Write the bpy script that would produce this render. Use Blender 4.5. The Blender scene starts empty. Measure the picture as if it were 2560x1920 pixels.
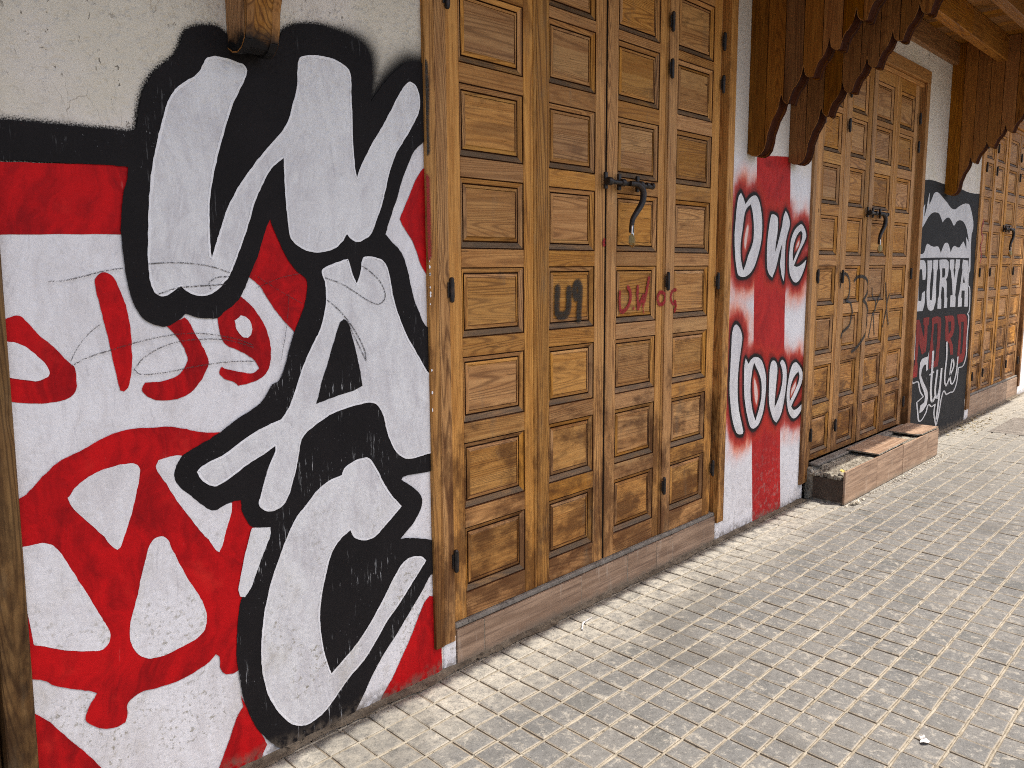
import bpy, bmesh, math, random
import numpy as np
from mathutils import Vector, Matrix, noise as mnoise
random.seed(7)
R_=math.radians
sc=bpy.context.scene
SKY=0.15; SUNE=3.2; EXPO=0.92
PAV1,PAV2,PAV3,PAV4=(.140,.137,.130),(.102,.101,.097),(.156,.147,.134),(.160,.153,.140)
# ---------------------------------------------------------------- camera, sky, sun, exposure
HC,DC=1.40,2.032
CAM=Vector((0,-DC,HC))
cr=((0.6844128,-0.7290666,-0.0064034),(0.1064263,0.0912114,0.9901282),(0.7212853,0.6783379,-0.1400182))
cd=bpy.data.cameras.new('camera'); cam=bpy.data.objects.new('camera',cd); sc.collection.objects.link(cam)
r,u,f=[Vector(v).normalized() for v in cr]
u=f.cross(r)*-1
cam.matrix_world=Matrix(((r.x,u.x,-f.x,CAM.x),(r.y,u.y,-f.y,CAM.y),(r.z,u.z,-f.z,CAM.z),(0,0,0,1)))
cd.sensor_width=36; cd.lens=36*2048.2/2560; cd.clip_start=.05; cd.clip_end=2000
sc.camera=cam
SUN=Vector((.60,-1.0,2.9)).normalized()
elev=math.asin(SUN.z); 
wd=bpy.data.worlds.new('World'); sc.world=wd; wd.use_nodes=True
wn=wd.node_tree; bg=wn.nodes['Background']; sk=wn.nodes.new('ShaderNodeTexSky'); sk.sky_type='NISHITA'; sk.sun_disc=False
sk.sun_elevation=elev; sk.sun_rotation=math.atan2(SUN.x,SUN.y); sk.air_density=.8; sk.dust_density=4.5; sk.ozone_density=.45
wn.links.new(sk.outputs[0],bg.inputs[0]); bg.inputs[1].default_value=SKY
sl=bpy.data.lights.new('sun','SUN'); sl.energy=SUNE; sl.angle=R_(.55); sl.color=(1,.955,.88)
so=bpy.data.objects.new('sun',sl); sc.collection.objects.link(so); so.rotation_euler=SUN.to_track_quat('Z','Y').to_euler()
sc.view_settings.view_transform='Standard'; sc.view_settings.look='None'; sc.view_settings.gamma=1; sc.view_settings.exposure=EXPO
sc.cycles.use_denoising=False; sc.cycles.pixel_filter_type='BLACKMAN_HARRIS'; sc.cycles.filter_width=1.05; sc.cycles.sample_clamp_indirect=4.0; sc.cycles.max_bounces=6; sc.cycles.diffuse_bounces=4
# ---------------------------------------------------------------- node helper
class NT:
    def __init__(s,name):
        s.m=bpy.data.materials.new(name); s.m.use_nodes=True; s.t=s.m.node_tree; s.t.nodes.clear()
        s.o=s.n('ShaderNodeOutputMaterial'); s.b=s.n('ShaderNodeBsdfPrincipled'); s.t.links.new(s.b.outputs[0],s.o.inputs[0])
        g=s.n('ShaderNodeNewGeometry'); s.pos=g.outputs['Position']; s.nrm=g.outputs['Normal']
    def n(s,k,**kw):
        n=s.t.nodes.new(k)
        for a,b in kw.items(): setattr(n,a,b)
        return n
    def put(s,i,v):
        if hasattr(v,'is_linked') or hasattr(v,'links'): s.t.links.new(v,i)
        else: i.default_value=v
    def math(s,op,a,b=0.,c=0.,clamp=False):
        n=s.n('ShaderNodeMath',operation=op,use_clamp=clamp); s.put(n.inputs[0],a); s.put(n.inputs[1],b); s.put(n.inputs[2],c); return n.outputs[0]
    def vmul(s,v,sc_):
        n=s.n('ShaderNodeVectorMath',operation='MULTIPLY'); s.put(n.inputs[0],v); n.inputs[1].default_value=sc_; return n.outputs[0]
    def vadd(s,v,w):
        n=s.n('ShaderNodeVectorMath',operation='ADD'); s.put(n.inputs[0],v); s.put(n.inputs[1],w); return n.outputs[0]
    def noise(s,v,scale,detail=4,rough=.55,dist=0.,col=False):
        n=s.n('ShaderNodeTexNoise'); s.put(n.inputs['Vector'],v); n.inputs['Scale'].default_value=scale; n.inputs['Detail'].default_value=detail
        n.inputs['Roughness'].default_value=rough; n.inputs['Distortion'].default_value=dist; return n.outputs['Color' if col else 'Fac']
    def wave(s,v,scale,dist,det=2,dscale=1.,dirn='X'):
        n=s.n('ShaderNodeTexWave',bands_direction=dirn); s.put(n.inputs['Vector'],v); n.inputs['Scale'].default_value=scale; n.inputs['Distortion'].default_value=dist
        n.inputs['Detail'].default_value=det; n.inputs['Detail Scale'].default_value=dscale; return n.outputs['Fac']
    def vor(s,v,scale,feature='F1'):
        n=s.n('ShaderNodeTexVoronoi',feature=feature); s.put(n.inputs['Vector'],v); n.inputs['Scale'].default_value=scale; return n.outputs['Distance']
    def ramp(s,f,lo,hi,a=0.,b=1.,smooth=True):
        n=s.n('ShaderNodeMapRange',interpolation_type='SMOOTHSTEP' if smooth else 'LINEAR'); s.put(n.inputs[0],f)
        for i,v in zip((1,2,3,4),(lo,hi,a,b)): s.put(n.inputs[i],v)
        return n.outputs[0]
    def mix(s,f,a,b,mode='MIX'):
        n=s.n('ShaderNodeMix',data_type='RGBA',blend_type=mode); s.put(n.inputs[0],f)
        for i,v in ((6,a),(7,b)):
            if isinstance(v,tuple): v=(v[0],v[1],v[2],1)
            s.put(n.inputs[i],v)
        return n.outputs[2]
    def attr(s,name,out='Fac'): return s.n('ShaderNodeAttribute',attribute_name=name).outputs[out]
    def xyz(s,v=None):
        n=s.n('ShaderNodeSeparateXYZ'); s.put(n.inputs[0],v or s.pos); return n.outputs
    def comb(s,x,y,z):
        n=s.n('ShaderNodeCombineXYZ'); s.put(n.inputs[0],x);s.put(n.inputs[1],y);s.put(n.inputs[2],z); return n.outputs[0]
    def bump(s,h,dist=.002,strength=1.,prev=None):
        n=s.n('ShaderNodeBump'); s.put(n.inputs['Height'],h); n.inputs['Distance'].default_value=dist; n.inputs['Strength'].default_value=strength
        if prev: s.t.links.new(prev,n.inputs['Normal'])
        return n.outputs[0]
    def out(s,col,rough=.6,nor=None,spec=.3,metal=0.):
        s.put(s.b.inputs['Base Color'],(col+(1,)) if isinstance(col,tuple) else col); s.put(s.b.inputs['Roughness'],rough)
        if nor: s.t.links.new(nor,s.b.inputs['Normal'])
        s.b.inputs['Specular IOR Level'].default_value=spec; s.b.inputs['Metallic'].default_value=metal; return s.m
def plaster_bump(t,amt=1.):
    a=t.noise(t.pos,95,6,.6); b=t.noise(t.pos,34,3,.5); v=t.ramp(t.vor(t.pos,60),.0,.55)
    # coarser knock-down render above ~1.7 m, trowelled smoother below
    z=t.xyz()[2]; k=t.ramp(z,1.55,2.0,.35,1.)
    h=t.math('ADD',t.math('MULTIPLY',a,.5),t.math('MULTIPLY',b,.8)); h=t.math('ADD',h,t.math('MULTIPLY',v,.35))
    c=t.noise(t.pos,5,2,.5)
    n1=t.bump(t.math('MULTIPLY',h,k),.0085*amt,.9); return t.bump(c,.012,.15*amt,n1)
def damp(t,col):
    'rising dirt with its own ragged edge at the foot of the wall, chips and hair cracks'
    z=t.xyz()[2]; n=t.noise(t.vmul(t.pos,(14,14,6)),1,5,.65)
    m=t.ramp(t.math('ADD',z,t.math('MULTIPLY',n,.09)),.050,.100,.75,0.)
    col=t.mix(t.math('MULTIPLY',m,t.ramp(t.noise(t.pos,40,3,.6),.35,.6)),col,(.16,.125,.09))
    return col
def chips(t,col,dark,scale=55,th=.72,amount=1.):
    c=t.ramp(t.noise(t.vmul(t.pos,(1,1,.6)),scale,3,.75),th,th+.04); return t.mix(t.math('MULTIPLY',c,amount),col,dark)
# ---- plaster with sprayed overspray stored per vertex
def mat_plaster(name='plaster'):
    t=NT(name); big=t.noise(t.pos,2.2,4,.6); col=t.mix(big,(.80,.735,.64),(.67,.605,.52))
    col=t.mix(t.ramp(t.noise(t.pos,6,6,.75),.50,.75,0,.55),col,(.36,.30,.235))
    col=t.mix(t.ramp(t.noise(t.pos,1.3,3,.6),.50,.62,0,.35),col,(.62,.56,.38))
    sc_=t.ramp(t.noise(t.vmul(t.vadd(t.pos,t.vmul(t.noise(t.pos,11,3,.6,0,True),(.05,0,.05))),(42,1,24)),1,3,.8),.625,.65); col=t.mix(t.math('MULTIPLY',sc_,t.ramp(t.noise(t.pos,3.3,3,.6),.42,.58,0,.8)),col,(.10,.08,.06))
    gr=t.ramp(t.vor(t.vadd(t.vmul(t.pos,(18,18,9)),t.noise(t.pos,8,3,.6,0,True)),1,'DISTANCE_TO_EDGE'),0,.012,1,0)
    col=t.mix(t.math('MULTIPLY',gr,t.ramp(t.noise(t.pos,3,2),.52,.62,0,.7)),col,(.20,.16,.12))
    col=chips(t,col,(.12,.10,.08),70,.70)
    col=damp(t,col)
    d=t.attr('ink'); n=t.noise(t.pos,260,2,.6); e=t.math('ADD',d,t.math('MULTIPLY',t.math('SUBTRACT',n,.5),.035))
    wx_=t.xyz()[0]; e=t.math('DIVIDE',e,t.math('ADD',t.ramp(wx_,1.35,1.62,.18,1.4),t.math('MULTIPLY',t.noise(t.pos,5,2),.32)))
    k=t.ramp(e,.0,.030,.97,0.); k2=t.ramp(e,.0,.055,.5,0.); col=t.mix(k2,col,(.020,.017,.016)); col=t.mix(k,col,(.010,.009,.009))
    return t.out(col,.85,plaster_bump(t,1.25),.2)
def brushed(t,c1,c2,seed=0.):
    w=t.vadd(t.pos,(seed,0,seed)); d=t.noise(w,3,3,.5,0,True)
    p=t.vadd(w,t.vmul(d,(.35,.35,.35)))
    a=t.noise(t.vmul(p,(26,26,3.2)),1,5,.62); b=t.noise(t.vmul(w,(3,3,3)),1,4,.6)
    return t.mix(t.ramp(t.math('ADD',t.math('MULTIPLY',a,.6),t.math('MULTIPLY',b,.5)),.42,.72),c1,c2)
def mat_white(name,c1=(.70,.70,.73),c2=(.52,.51,.54),seed=0,rough=.6,dirt=.5):
    t=NT(name); col=brushed(t,c1,c2,seed)
    col=t.mix(t.ramp(t.noise(t.pos,4.5,5,.65),.60,.76,0,.55),col,(.50,.45,.47))
    st_=t.noise(t.vmul(t.vadd(t.pos,t.vmul(t.noise(t.pos,2.,2,.5,0,True),(.25,.25,.25))),(130,130,7)),1,3,.6); col=t.mix(t.ramp(st_,.56,.70,0,.35),col,(.86,.85,.85)); col=t.mix(t.ramp(st_,.42,.30,0,.25),col,(.36,.34,.35))
    z=t.xyz()[2]; low=t.ramp(z,.2,1.0,1.,.0); sp=t.ramp(t.noise(t.pos,75,4,.7),.53,.66)
    col=t.mix(t.math('MULTIPLY',t.math('MULTIPLY',low,sp),t.ramp(t.noise(t.pos,5,3,.6),.42,.60,0,dirt)),col,(.34,.31,.25))
    col=t.mix(t.math('MULTIPLY',low,t.ramp(t.noise(t.vmul(t.pos,(1,1,.7)),6,4,.7),.5,.75,0,.55)),col,(.42,.37,.27))
    col=chips(t,col,(.15,.13,.12),90,.73,.8); col=damp(t,col)
    return t.out(col,rough,plaster_bump(t,.85),.2)
def mat_red(name='red_paint',c=(.56,.004,.006),c2=(.26,.002,.004)):
    t=NT(name); col=brushed(t,c,c2,3.3); 
    col=t.mix(t.ramp(t.noise(t.pos,6,4,.6),.58,.74,0,.7),col,(.62,.02,.015))
    col=t.mix(t.ramp(t.noise(t.vmul(t.pos,(30,30,8)),1,4,.7),.66,.76,0,.35),col,(.62,.20,.17))
    col=damp(t,col)
    return t.out(col,.62,plaster_bump(t,.55),.15)
def mat_black(name='black_paint',c=(.009,.008,.008),wear=1.):
    t=NT(name); col=t.mix(t.noise(t.pos,7,4,.6),c,(c[0]*2.2,c[1]*2.1,c[2]*2.1))
    # runs and scuffs where the paint has flaked
    n=t.noise(t.vmul(t.pos,(110,110,11)),1,4,.75); z=t.xyz()[2]
    m=t.math('MULTIPLY',t.ramp(n,.60,.68),t.ramp(t.noise(t.vadd(t.pos,(.7,0,.2)),4.2,2,.5),.50,.60,0,.85*wear))
    m=t.math('MULTIPLY',m,t.ramp(z,1.1,1.3,1,.15))
    col=t.mix(m,col,(.42,.42,.41))
    sp=t.math('MULTIPLY',t.ramp(t.noise(t.pos,150,2,.6),.70,.74,0,.5),t.ramp(t.noise(t.pos,3,2),.5,.6))
    col=t.mix(sp,col,(.3,.3,.3)); col=damp(t,col)
    return t.out(col,.72,plaster_bump(t,.55),.10)

# ---- wood: grain runs along local axis 'ax'; a per-vertex 'rnd' offsets every board
def mat_wood(name,ax,light,mid,dark,rough=.6,soil=1.,grey=0.,ring=1.,spec=.16,bumpd=.0016):
    t=NT(name); rn=t.attr('rnd'); off=t.comb(t.math('MULTIPLY',rn,37.),t.math('MULTIPLY',rn,11.),t.math('MULTIPLY',rn,53.))
    p=t.vadd(t.pos,off)
    if ax=='z': sv=(1,1,.05); 
    elif ax=='x': sv=(.05,1,1)
    else: sv=(1,.05,1)
    q=t.vmul(p,sv)
    warp=t.noise(q,9,3,.55,0,True); q2=t.vadd(q,t.vmul(warp,(.018,.018,.018)))
    kn=t.n('ShaderNodeTexVoronoi',feature='F1'); t.put(kn.inputs['Vector'],t.vmul(p,(1,.2,.45) if ax=='z' else (.45,.2,1) if ax=='x' else (1,.45,.2))); kn.inputs['Scale'].default_value=4.5
    kd=kn.outputs['Distance']
    q2=t.vadd(q2,t.comb(t.ramp(kd,0,.16,.018,0),0.,t.ramp(kd,0,.16,.018,0)))
    r1=t.noise(q2,80,4,.6); band=t.math('ABSOLUTE',t.math('SUBTRACT',t.math('FRACT',t.math('MULTIPLY',t.noise(q2,8.,1.2,.35),t.ramp(t.math('FRACT',t.math('MULTIPLY',rn,5.71)),0,1,30.,58.,False))),.5)); 
    late=t.math('MULTIPLY',t.ramp(band,.22,.47,0,1),t.ramp(t.noise(q,5,2,.5),.35,.6,.35,1))
    fine=t.noise(q,220,3,.6)
    col=t.mix(t.ramp(r1,.3,.7),light,mid)
    col=t.mix(t.math('MULTIPLY',late,.62*ring),col,dark)
    col=t.mix(t.ramp(fine,.52,.72,0,.45),col,dark)
    tone=t.math('FRACT',t.math('MULTIPLY',rn,7.77)); hs=t.n('ShaderNodeHueSaturation'); t.put(hs.inputs['Color'],col)
    t.put(hs.inputs['Value'],t.ramp(tone,0,1,.74,1.20,False)); t.put(hs.inputs['Saturation'],t.ramp(t.math('FRACT',t.math('MULTIPLY',rn,3.31)),0,1,.86,1.04,False)); hs.inputs['Fac'].default_value=1
    col=hs.outputs[0]
    if name=='pine_level_grain':
        zz=t.xyz()[2]; w=t.n('ShaderNodeTexWhiteNoise',noise_dimensions='2D'); t.put(w.inputs['Vector'],t.comb(rn,t.math('FLOOR',t.math('ADD',t.math('MULTIPLY',zz,11.),t.math('MULTIPLY',rn,7.))),0.)); wv=w.outputs['Value']
        col=t.mix(t.ramp(wv,.0,1.,.42,0.,False),col,(.30,.115,.022)); col=t.mix(t.ramp(wv,.75,1.,0,.25,False),col,(.66,.38,.13))
    col=t.mix(t.ramp(kd,.018,.035,.85,0),col,(dark[0]*.35,dark[1]*.3,dark[2]*.3))
    # splits / nail holes
    cr_=t.ramp(t.noise(t.vmul(q,(1,1,1)),130,2,.5),.71,.735); col=t.mix(t.math('MULTIPLY',cr_,.55),col,(.02,.012,.006))
    z=t.xyz()[2]
    # weathering: greyed, soiled patches with their own outline, heavier near the ground
    n=t.noise(t.vmul(t.pos,(1,1,.45) if ax=='z' else (.5,1,1)),7.5,6,.72); low=t.ramp(z,.15,1.30,.21,0.)
    col=t.mix(t.ramp(t.math('ADD',n,low),.55,.76,0,.74*soil),col,(dark[0]*.55,dark[1]*.5,dark[2]*.6))
    n2=t.noise(t.vmul(t.pos,(7,7,2.5)),1,5,.7); col=t.mix(t.ramp(n2,.55,.75,0,.35*soil),col,(.17,.135,.085))
    if grey: col=t.mix(t.ramp(t.noise(t.vmul(p,(6,6,30)),1,4,.6),.25,.6,grey*.55,grey),col,(.085,.066,.045))
    if name=='worn_bracket':
        pm=t.ramp(t.math('ADD',z,t.math('MULTIPLY',t.noise(t.pos,28,3,.6),.06)),1.995,2.045,1,0); col=t.mix(pm,col,(.010,.009,.009))
    h=t.math('ADD',t.math('MULTIPLY',fine,.5),t.math('MULTIPLY',late,-.45)); h=t.math('SUBTRACT',h,t.math('MULTIPLY',cr_,.8))
    nb=t.bump(h,bumpd,.75); nb=t.bump(t.noise(t.pos,22,3,.6),.004,.35,nb)
    ro=t.math('ADD',rough,t.math('MULTIPLY',t.math('SUBTRACT',fine,.5),.25))
    return t.out(col,ro,nb,spec)
PINE=((.60,.290,.068),(.42,.178,.033),(.105,.034,.007))
OLD=((.22,.115,.034),(.14,.066,.017),(.04,.017,.005))
GROOVE=(.055,.018,.005)
M={}
M['plaster']=mat_plaster()
M['white']=mat_white('white_mural_paint',(.80,.775,.765),(.67,.635,.62),0,.65,1.)
M['letter']=mat_white('letter_white_paint',(.75,.735,.715),(.585,.56,.555),5.,.6,1.)
M['rim']=mat_white('bright_rim_paint',(.84,.82,.81),(.74,.72,.70),9.,.6,1.)
M['red']=mat_red()
M['black']=mat_black()
M['softblack']=mat_black('faded_black_paint',(.017,.017,.017),.7)
M['nordred']=mat_red('brick_red_paint',(.26,.022,.017),(.15,.015,.013))
M['greywhite']=mat_white('grey_white_paint',(.62,.605,.595),(.50,.49,.485),2.,.6,.3)
M['stile']=mat_wood('pine_upright_grain','z',*PINE)
M['oldstile']=mat_wood('old_dark_pine','z',*OLD)
M['rail']=mat_wood('pine_level_grain','x',*PINE)
M['ledge']=mat_wood('weathered_pine_ledge','x',*PINE,grey=.85,soil=.6)
M['groove']=mat_wood('dark_groove','x',(.10,.036,.009),(.07,.022,.006),(.03,.009,.003),soil=.5,ring=.3,spec=.1,rough=.8)  # darker wood tone for the groove faces
M['brackwood']=mat_wood('varnished_plank','z',(.30,.112,.009),(.205,.068,.005),(.055,.014,.002),rough=.65,soil=.08,ring=.7,spec=.05)
M['brackedge']=mat_wood('dark_sawn_edge','y',(.055,.014,.004),(.038,.009,.003),(.012,.004,.002),rough=.85,soil=.3,spec=.04)
M['soffit']=mat_wood('soffit_board','y',(.34,.145,.022),(.24,.095,.014),(.08,.025,.004),rough=.5,soil=.3)
M['beam']=mat_wood('beam_wood','x',(.36,.155,.026),(.26,.10,.016),(.08,.026,.005),rough=.5,soil=.3)
def mat_iron():
    t=NT('black_iron'); c=t.mix(t.ramp(t.noise(t.pos,60,4,.7),.45,.7),(.016,.014,.013),(.055,.035,.025)); return t.out(c,.48,t.bump(t.noise(t.pos,180,3),.0006,.8),.5,.35)
M['iron']=mat_iron()
BW=mat_wood('worn_bracket','z',(.42,.20,.055),(.28,.115,.025),(.07,.022,.006),soil=.3)
def mat_plain(n,c,ro,me,sp=.5):
    t=NT(n); col=t.mix(t.noise(t.pos,90,3,.7),c,tuple(v*.6 for v in c)); return t.out(col,ro,t.bump(t.noise(t.pos,250,2),.0004,.5),sp,me)
M['brass']=mat_plain('worn_brass',(.55,.40,.16),.35,.85); M['steel']=mat_plain('shackle_steel',(.62,.60,.56),.28,.95)
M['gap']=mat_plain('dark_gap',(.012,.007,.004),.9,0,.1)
def mat_riser(name='wood_look_tile',ax='x'):
    t=NT(name); rn=t.attr('rnd'); off=t.comb(t.math('MULTIPLY',rn,31.),t.math('MULTIPLY',rn,17.),t.math('MULTIPLY',rn,23.)); p=t.vadd(t.pos,off)
    q=t.vmul(p,(2.2,22,22)); a=t.noise(q,1.6,5,.62,.4); b=t.noise(t.vmul(p,(1.5,60,60)),1.5,4,.6)
    col=t.mix(t.ramp(a,.32,.66),(.37,.245,.16),(.225,.14,.088)); col=t.mix(t.ramp(b,.52,.64,0,.55),col,(.11,.065,.045))
    col=t.mix(t.ramp(t.noise(t.vmul(t.pos,(20,20,3)),1,4,.7),.55,.75,0,.55),col,(.52,.44,.35))
    z=t.xyz()[2]; d=t.ramp(t.math('ADD',z,t.math('MULTIPLY',t.noise(t.pos,18,4,.7),.07)),.035,.075,.8,0); col=t.mix(d,col,(.20,.155,.11))
    return t.out(col,.55,t.bump(b,.0008,.5),.3)
M['riser']=mat_riser()
def mat_conc(name,c1,c2,bd=.008):
    t=NT(name); n=t.noise(t.pos,14,6,.7); col=t.mix(t.ramp(n,.35,.65),c1,c2); col=chips(t,col,tuple(v*.25 for v in c1),45,.60,.9)
    h=t.math('ADD',n,t.math('MULTIPLY',t.vor(t.pos,55),.6)); return t.out(col,.9,t.bump(h,bd,1.),.2)
M['concrete']=mat_conc('crumbled_concrete',(.33,.295,.235),(.15,.13,.10),.016); M['mortar']=mat_conc('joint_mortar',(.31,.275,.215),(.20,.17,.125),.006)
M['mortar2']=mat_conc('dark_cross_joint',(.24,.20,.15),(.14,.115,.085),.004)  # brown-grey tone, darker than the long joints
M['cap']=mat_conc('grey_sill_mortar',(.22,.195,.165),(.14,.12,.10),.006)
def mat_paver(name='paving_tile'):
    t=NT(name); rn=t.attr('rnd'); off=t.comb(t.math('MULTIPLY',rn,91.),t.math('MULTIPLY',rn,47.),0.)
    p=t.vadd(t.pos,off); x,y,z=t.xyz()
    a=t.noise(p,9,5,.68); b=t.noise(t.pos,2.1,4,.6); c=t.noise(t.pos,140,3,.7)
    col=t.mix(t.ramp(a,.3,.7),PAV1,PAV2)
    tone=t.math('FRACT',t.math('MULTIPLY',rn,9.13)); col=t.mix(t.ramp(tone,.0,1.,0,.6,False),col,PAV3)
    col=t.mix(t.ramp(tone,.93,.96,0,.45),col,(.06,.066,.064))
    col=t.mix(t.ramp(b,.42,.68,0,.6),col,PAV4)
    # pale cement smears and trodden dust
    sm=t.noise(t.vmul(p,(1,1,1)),17,5,.75,.6); col=t.mix(t.ramp(sm,.54,.68,0,.75),col,(.33,.30,.25)); col=t.mix(t.ramp(sm,.44,.32,0,.45),col,(.085,.083,.078))
    edge=t.attr('edge'); col=t.mix(t.ramp(t.math('ADD',edge,t.math('MULTIPLY',c,.5)),.62,1.15,0,.75),col,(.33,.28,.21))
    dust=t.ramp(t.math('ADD',y,t.math('MULTIPLY',t.noise(t.pos,3.5,4,.6),.30)),-.30,.04,0,.95)
    col=t.mix(t.math('MULTIPLY',dust,t.ramp(t.noise(t.pos,22,6,.78),.28,.68)),col,(.40,.365,.30))
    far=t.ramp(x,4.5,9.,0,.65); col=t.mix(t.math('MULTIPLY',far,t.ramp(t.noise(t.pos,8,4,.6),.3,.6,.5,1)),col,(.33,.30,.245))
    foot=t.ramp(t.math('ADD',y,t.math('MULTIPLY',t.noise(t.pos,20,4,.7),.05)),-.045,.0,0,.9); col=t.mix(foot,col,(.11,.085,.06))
    col=t.mix(t.ramp(c,.56,.70,0,.55),col,(.055,.052,.047)); f2=t.noise(t.vmul(p,(1,1,1)),48,4,.75); col=t.mix(t.ramp(f2,.54,.66,0,.55),col,(.30,.28,.24)); col=t.mix(t.ramp(f2,.46,.34,0,.5),col,(.065,.063,.058))
    gum=t.ramp(t.vor(t.pos,3.1),.014,.018,.8,0); col=t.mix(gum,col,(.045,.042,.040)); st=t.ramp(t.noise(t.pos,1.1,3,.55),.60,.66,0,.35); col=t.mix(st,col,(.075,.070,.062))
    h=t.math('ADD',t.math('MULTIPLY',a,.7),t.math('MULTIPLY',c,.35)); return t.out(col,.8,t.bump(h,.0055,1.),.2)
M['paver']=mat_paver()
# ---------------------------------------------------------------- mesh helpers
COL=sc.collection
def link(o,parent=None):
    COL.objects.link(o)
    if parent: o.parent=parent
    return o
def tag(o,label=None,cat=None,group=None,kind=None):
    for k,v in (('label',label),('category',cat),('group',group),('kind',kind)):
        if v: o[k]=v
    return o
def empty(name,loc=(0,0,0)): o=bpy.data.objects.new(name,None); o.location=loc; return link(o)
class MB:
    'collects faces, each with a material slot and a random value per board'
    def __init__(s): s.v=[];s.f=[];s.mi=[];s.r=[];s.e=[]
    def face(s,pts,mi=0,r=0.,e=0.):
        i=len(s.v); s.v+= [tuple(p) for p in pts]; s.r+=[r]*len(pts); s.e+=[e]*len(pts) if not isinstance(e,(list,tuple)) else list(e); s.f.append(tuple(range(i,i+len(pts)))); s.mi.append(mi)
    def box(s,a,b,mi=0,r=None,bev=0.,skip=''):
        r=random.random() if r is None else r
        x0,y0,z0=a;x1,y1,z1=b
        if bev<=0:
            P=[(x0,y0,z0),(x1,y0,z0),(x1,y1,z0),(x0,y1,z0),(x0,y0,z1),(x1,y0,z1),(x1,y1,z1),(x0,y1,z1)]
            for q in ((0,3,2,1),(4,5,6,7),(0,1,5,4),(1,2,6,5),(2,3,7,6),(3,0,4,7)): s.face([P[k] for k in q],mi,r)
            return
        c=bev; bm=bmesh.new(); bmesh.ops.create_cube(bm,size=1)
        for v in bm.verts: v.co=Vector((x0 if v.co.x<0 else x1,y0 if v.co.y<0 else y1,z0 if v.co.z<0 else z1))
        bmesh.ops.bevel(bm,geom=list(bm.edges),offset=c,segments=1,affect='EDGES',profile=.5)
        for f in bm.faces: s.face([v.co for v in f.verts],mi,r)
        bm.free()
    def build(s,name,mats,parent=None,smooth=False,merge=False):
        me=bpy.data.meshes.new(name); me.from_pydata(s.v,[],s.f)
        for m in mats: me.materials.append(m)
        me.polygons.foreach_set('material_index',s.mi)
        a=me.attributes.new('rnd','FLOAT','POINT'); a.data.foreach_set('value',s.r)
        if any(s.e): a=me.attributes.new('edge','FLOAT','POINT'); a.data.foreach_set('value',s.e)
        me.update()
        if merge:
            bm=bmesh.new(); bm.from_mesh(me); bmesh.ops.remove_doubles(bm,verts=bm.verts,dist=1e-5); bm.to_mesh(me); bm.free()
        if smooth: me.polygons.foreach_set('use_smooth',[True]*len(me.polygons))
        return link(bpy.data.objects.new(name,me),parent)
def smoothpoly(P,closed=True,sub=5,ang=52):
    P=[Vector((a/1000,b/1000)) for a,b in P]; n=len(P); out=[]
    T=[]
    for i in range(n):
        a=P[(i-1)%n] if closed or i>0 else P[i]; b=P[(i+1)%n] if closed or i<n-1 else P[i]
        d1=P[i]-a; d2=b-P[i]
        if d1.length<1e-6 or d2.length<1e-6: T.append(None); continue
        T.append(None if d1.angle(d2)>R_(ang) else (b-a).normalized())
    for i in range(n if closed else n-1):
        p,q=P[i],P[(i+1)%n]; L=(q-p).length
        t0=T[i] or (q-p).normalized(); t1=T[(i+1)%n] or (q-p).normalized()
        for k in range(sub):
            t=k/sub; h1=2*t**3-3*t*t+1; h2=t**3-2*t*t+t; h3=-2*t**3+3*t*t; h4=t**3-t*t
            out.append(p*h1+t0*L*h2+q*h3+t1*L*h4)
    if not closed: out.append(P[-1])
    return out
def clip(P,x0,x1,z0,z1):
    def cut(P,f,inter):
        o=[]
        for i in range(len(P)):
            a,b=P[i-1],P[i]; fa,fb=f(a),f(b)
            if (fa>=0)!=(fb>=0): o.append(a+(b-a)*(fa/(fa-fb)))
            if fb>=0: o.append(b)
        return o
    for f in (lambda p:p.x-x0,lambda p:x1-p.x,lambda p:p.y-z0,lambda p:z1-p.y): P=cut(P,f,None)
    return P
def wob(P,amp=.0016,s=90):
    'hand-painted edge'
    return [Vector((p.x+amp*mnoise.noise(Vector((p.x*s,p.y*s,1.3))),p.y+amp*mnoise.noise(Vector((p.x*s,p.y*s,7.7))))) for p in P]
def film(name,polys,level,mat,parent,rect,holes=None,sub=5,wobble=.0016,label=None):
    'a coat of paint, one thin sheet per shape, lying on the wall plane'
    bm=bmesh.new(); y=-.0012*level
    for P in polys:
        Q=clip(wob(smoothpoly(P,sub=sub),wobble),*rect)
        if len(Q)<3: continue
        outer=Q
        hs=[wob(smoothpoly(h,sub=sub),wobble) for h in (holes or [])]
        ed=[]
        for loop in [outer]+hs:
            keep=[loop[0]]
            for p in loop[1:]:
                if (p-keep[-1]).length>8e-4: keep.append(p)
            if (keep[0]-keep[-1]).length<8e-4: keep.pop()
            vs=[bm.verts.new((p.x,y,p.y)) for p in keep]
            for i in range(len(vs)): ed.append(bm.edges.new((vs[i-1],vs[i])))
        bmesh.ops.triangle_fill(bm,use_beauty=True,use_dissolve=False,edges=ed,normal=(0,-1,0))
    for fc in bm.faces:
        fc.normal_update()
        if fc.normal.y>0: fc.normal_flip()
    me=bpy.data.meshes.new(name); bm.to_mesh(me); bm.free(); me.materials.append(mat)
    o=link(bpy.data.objects.new(name,me),parent)
    if label: o['label']=label
    return o
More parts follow.
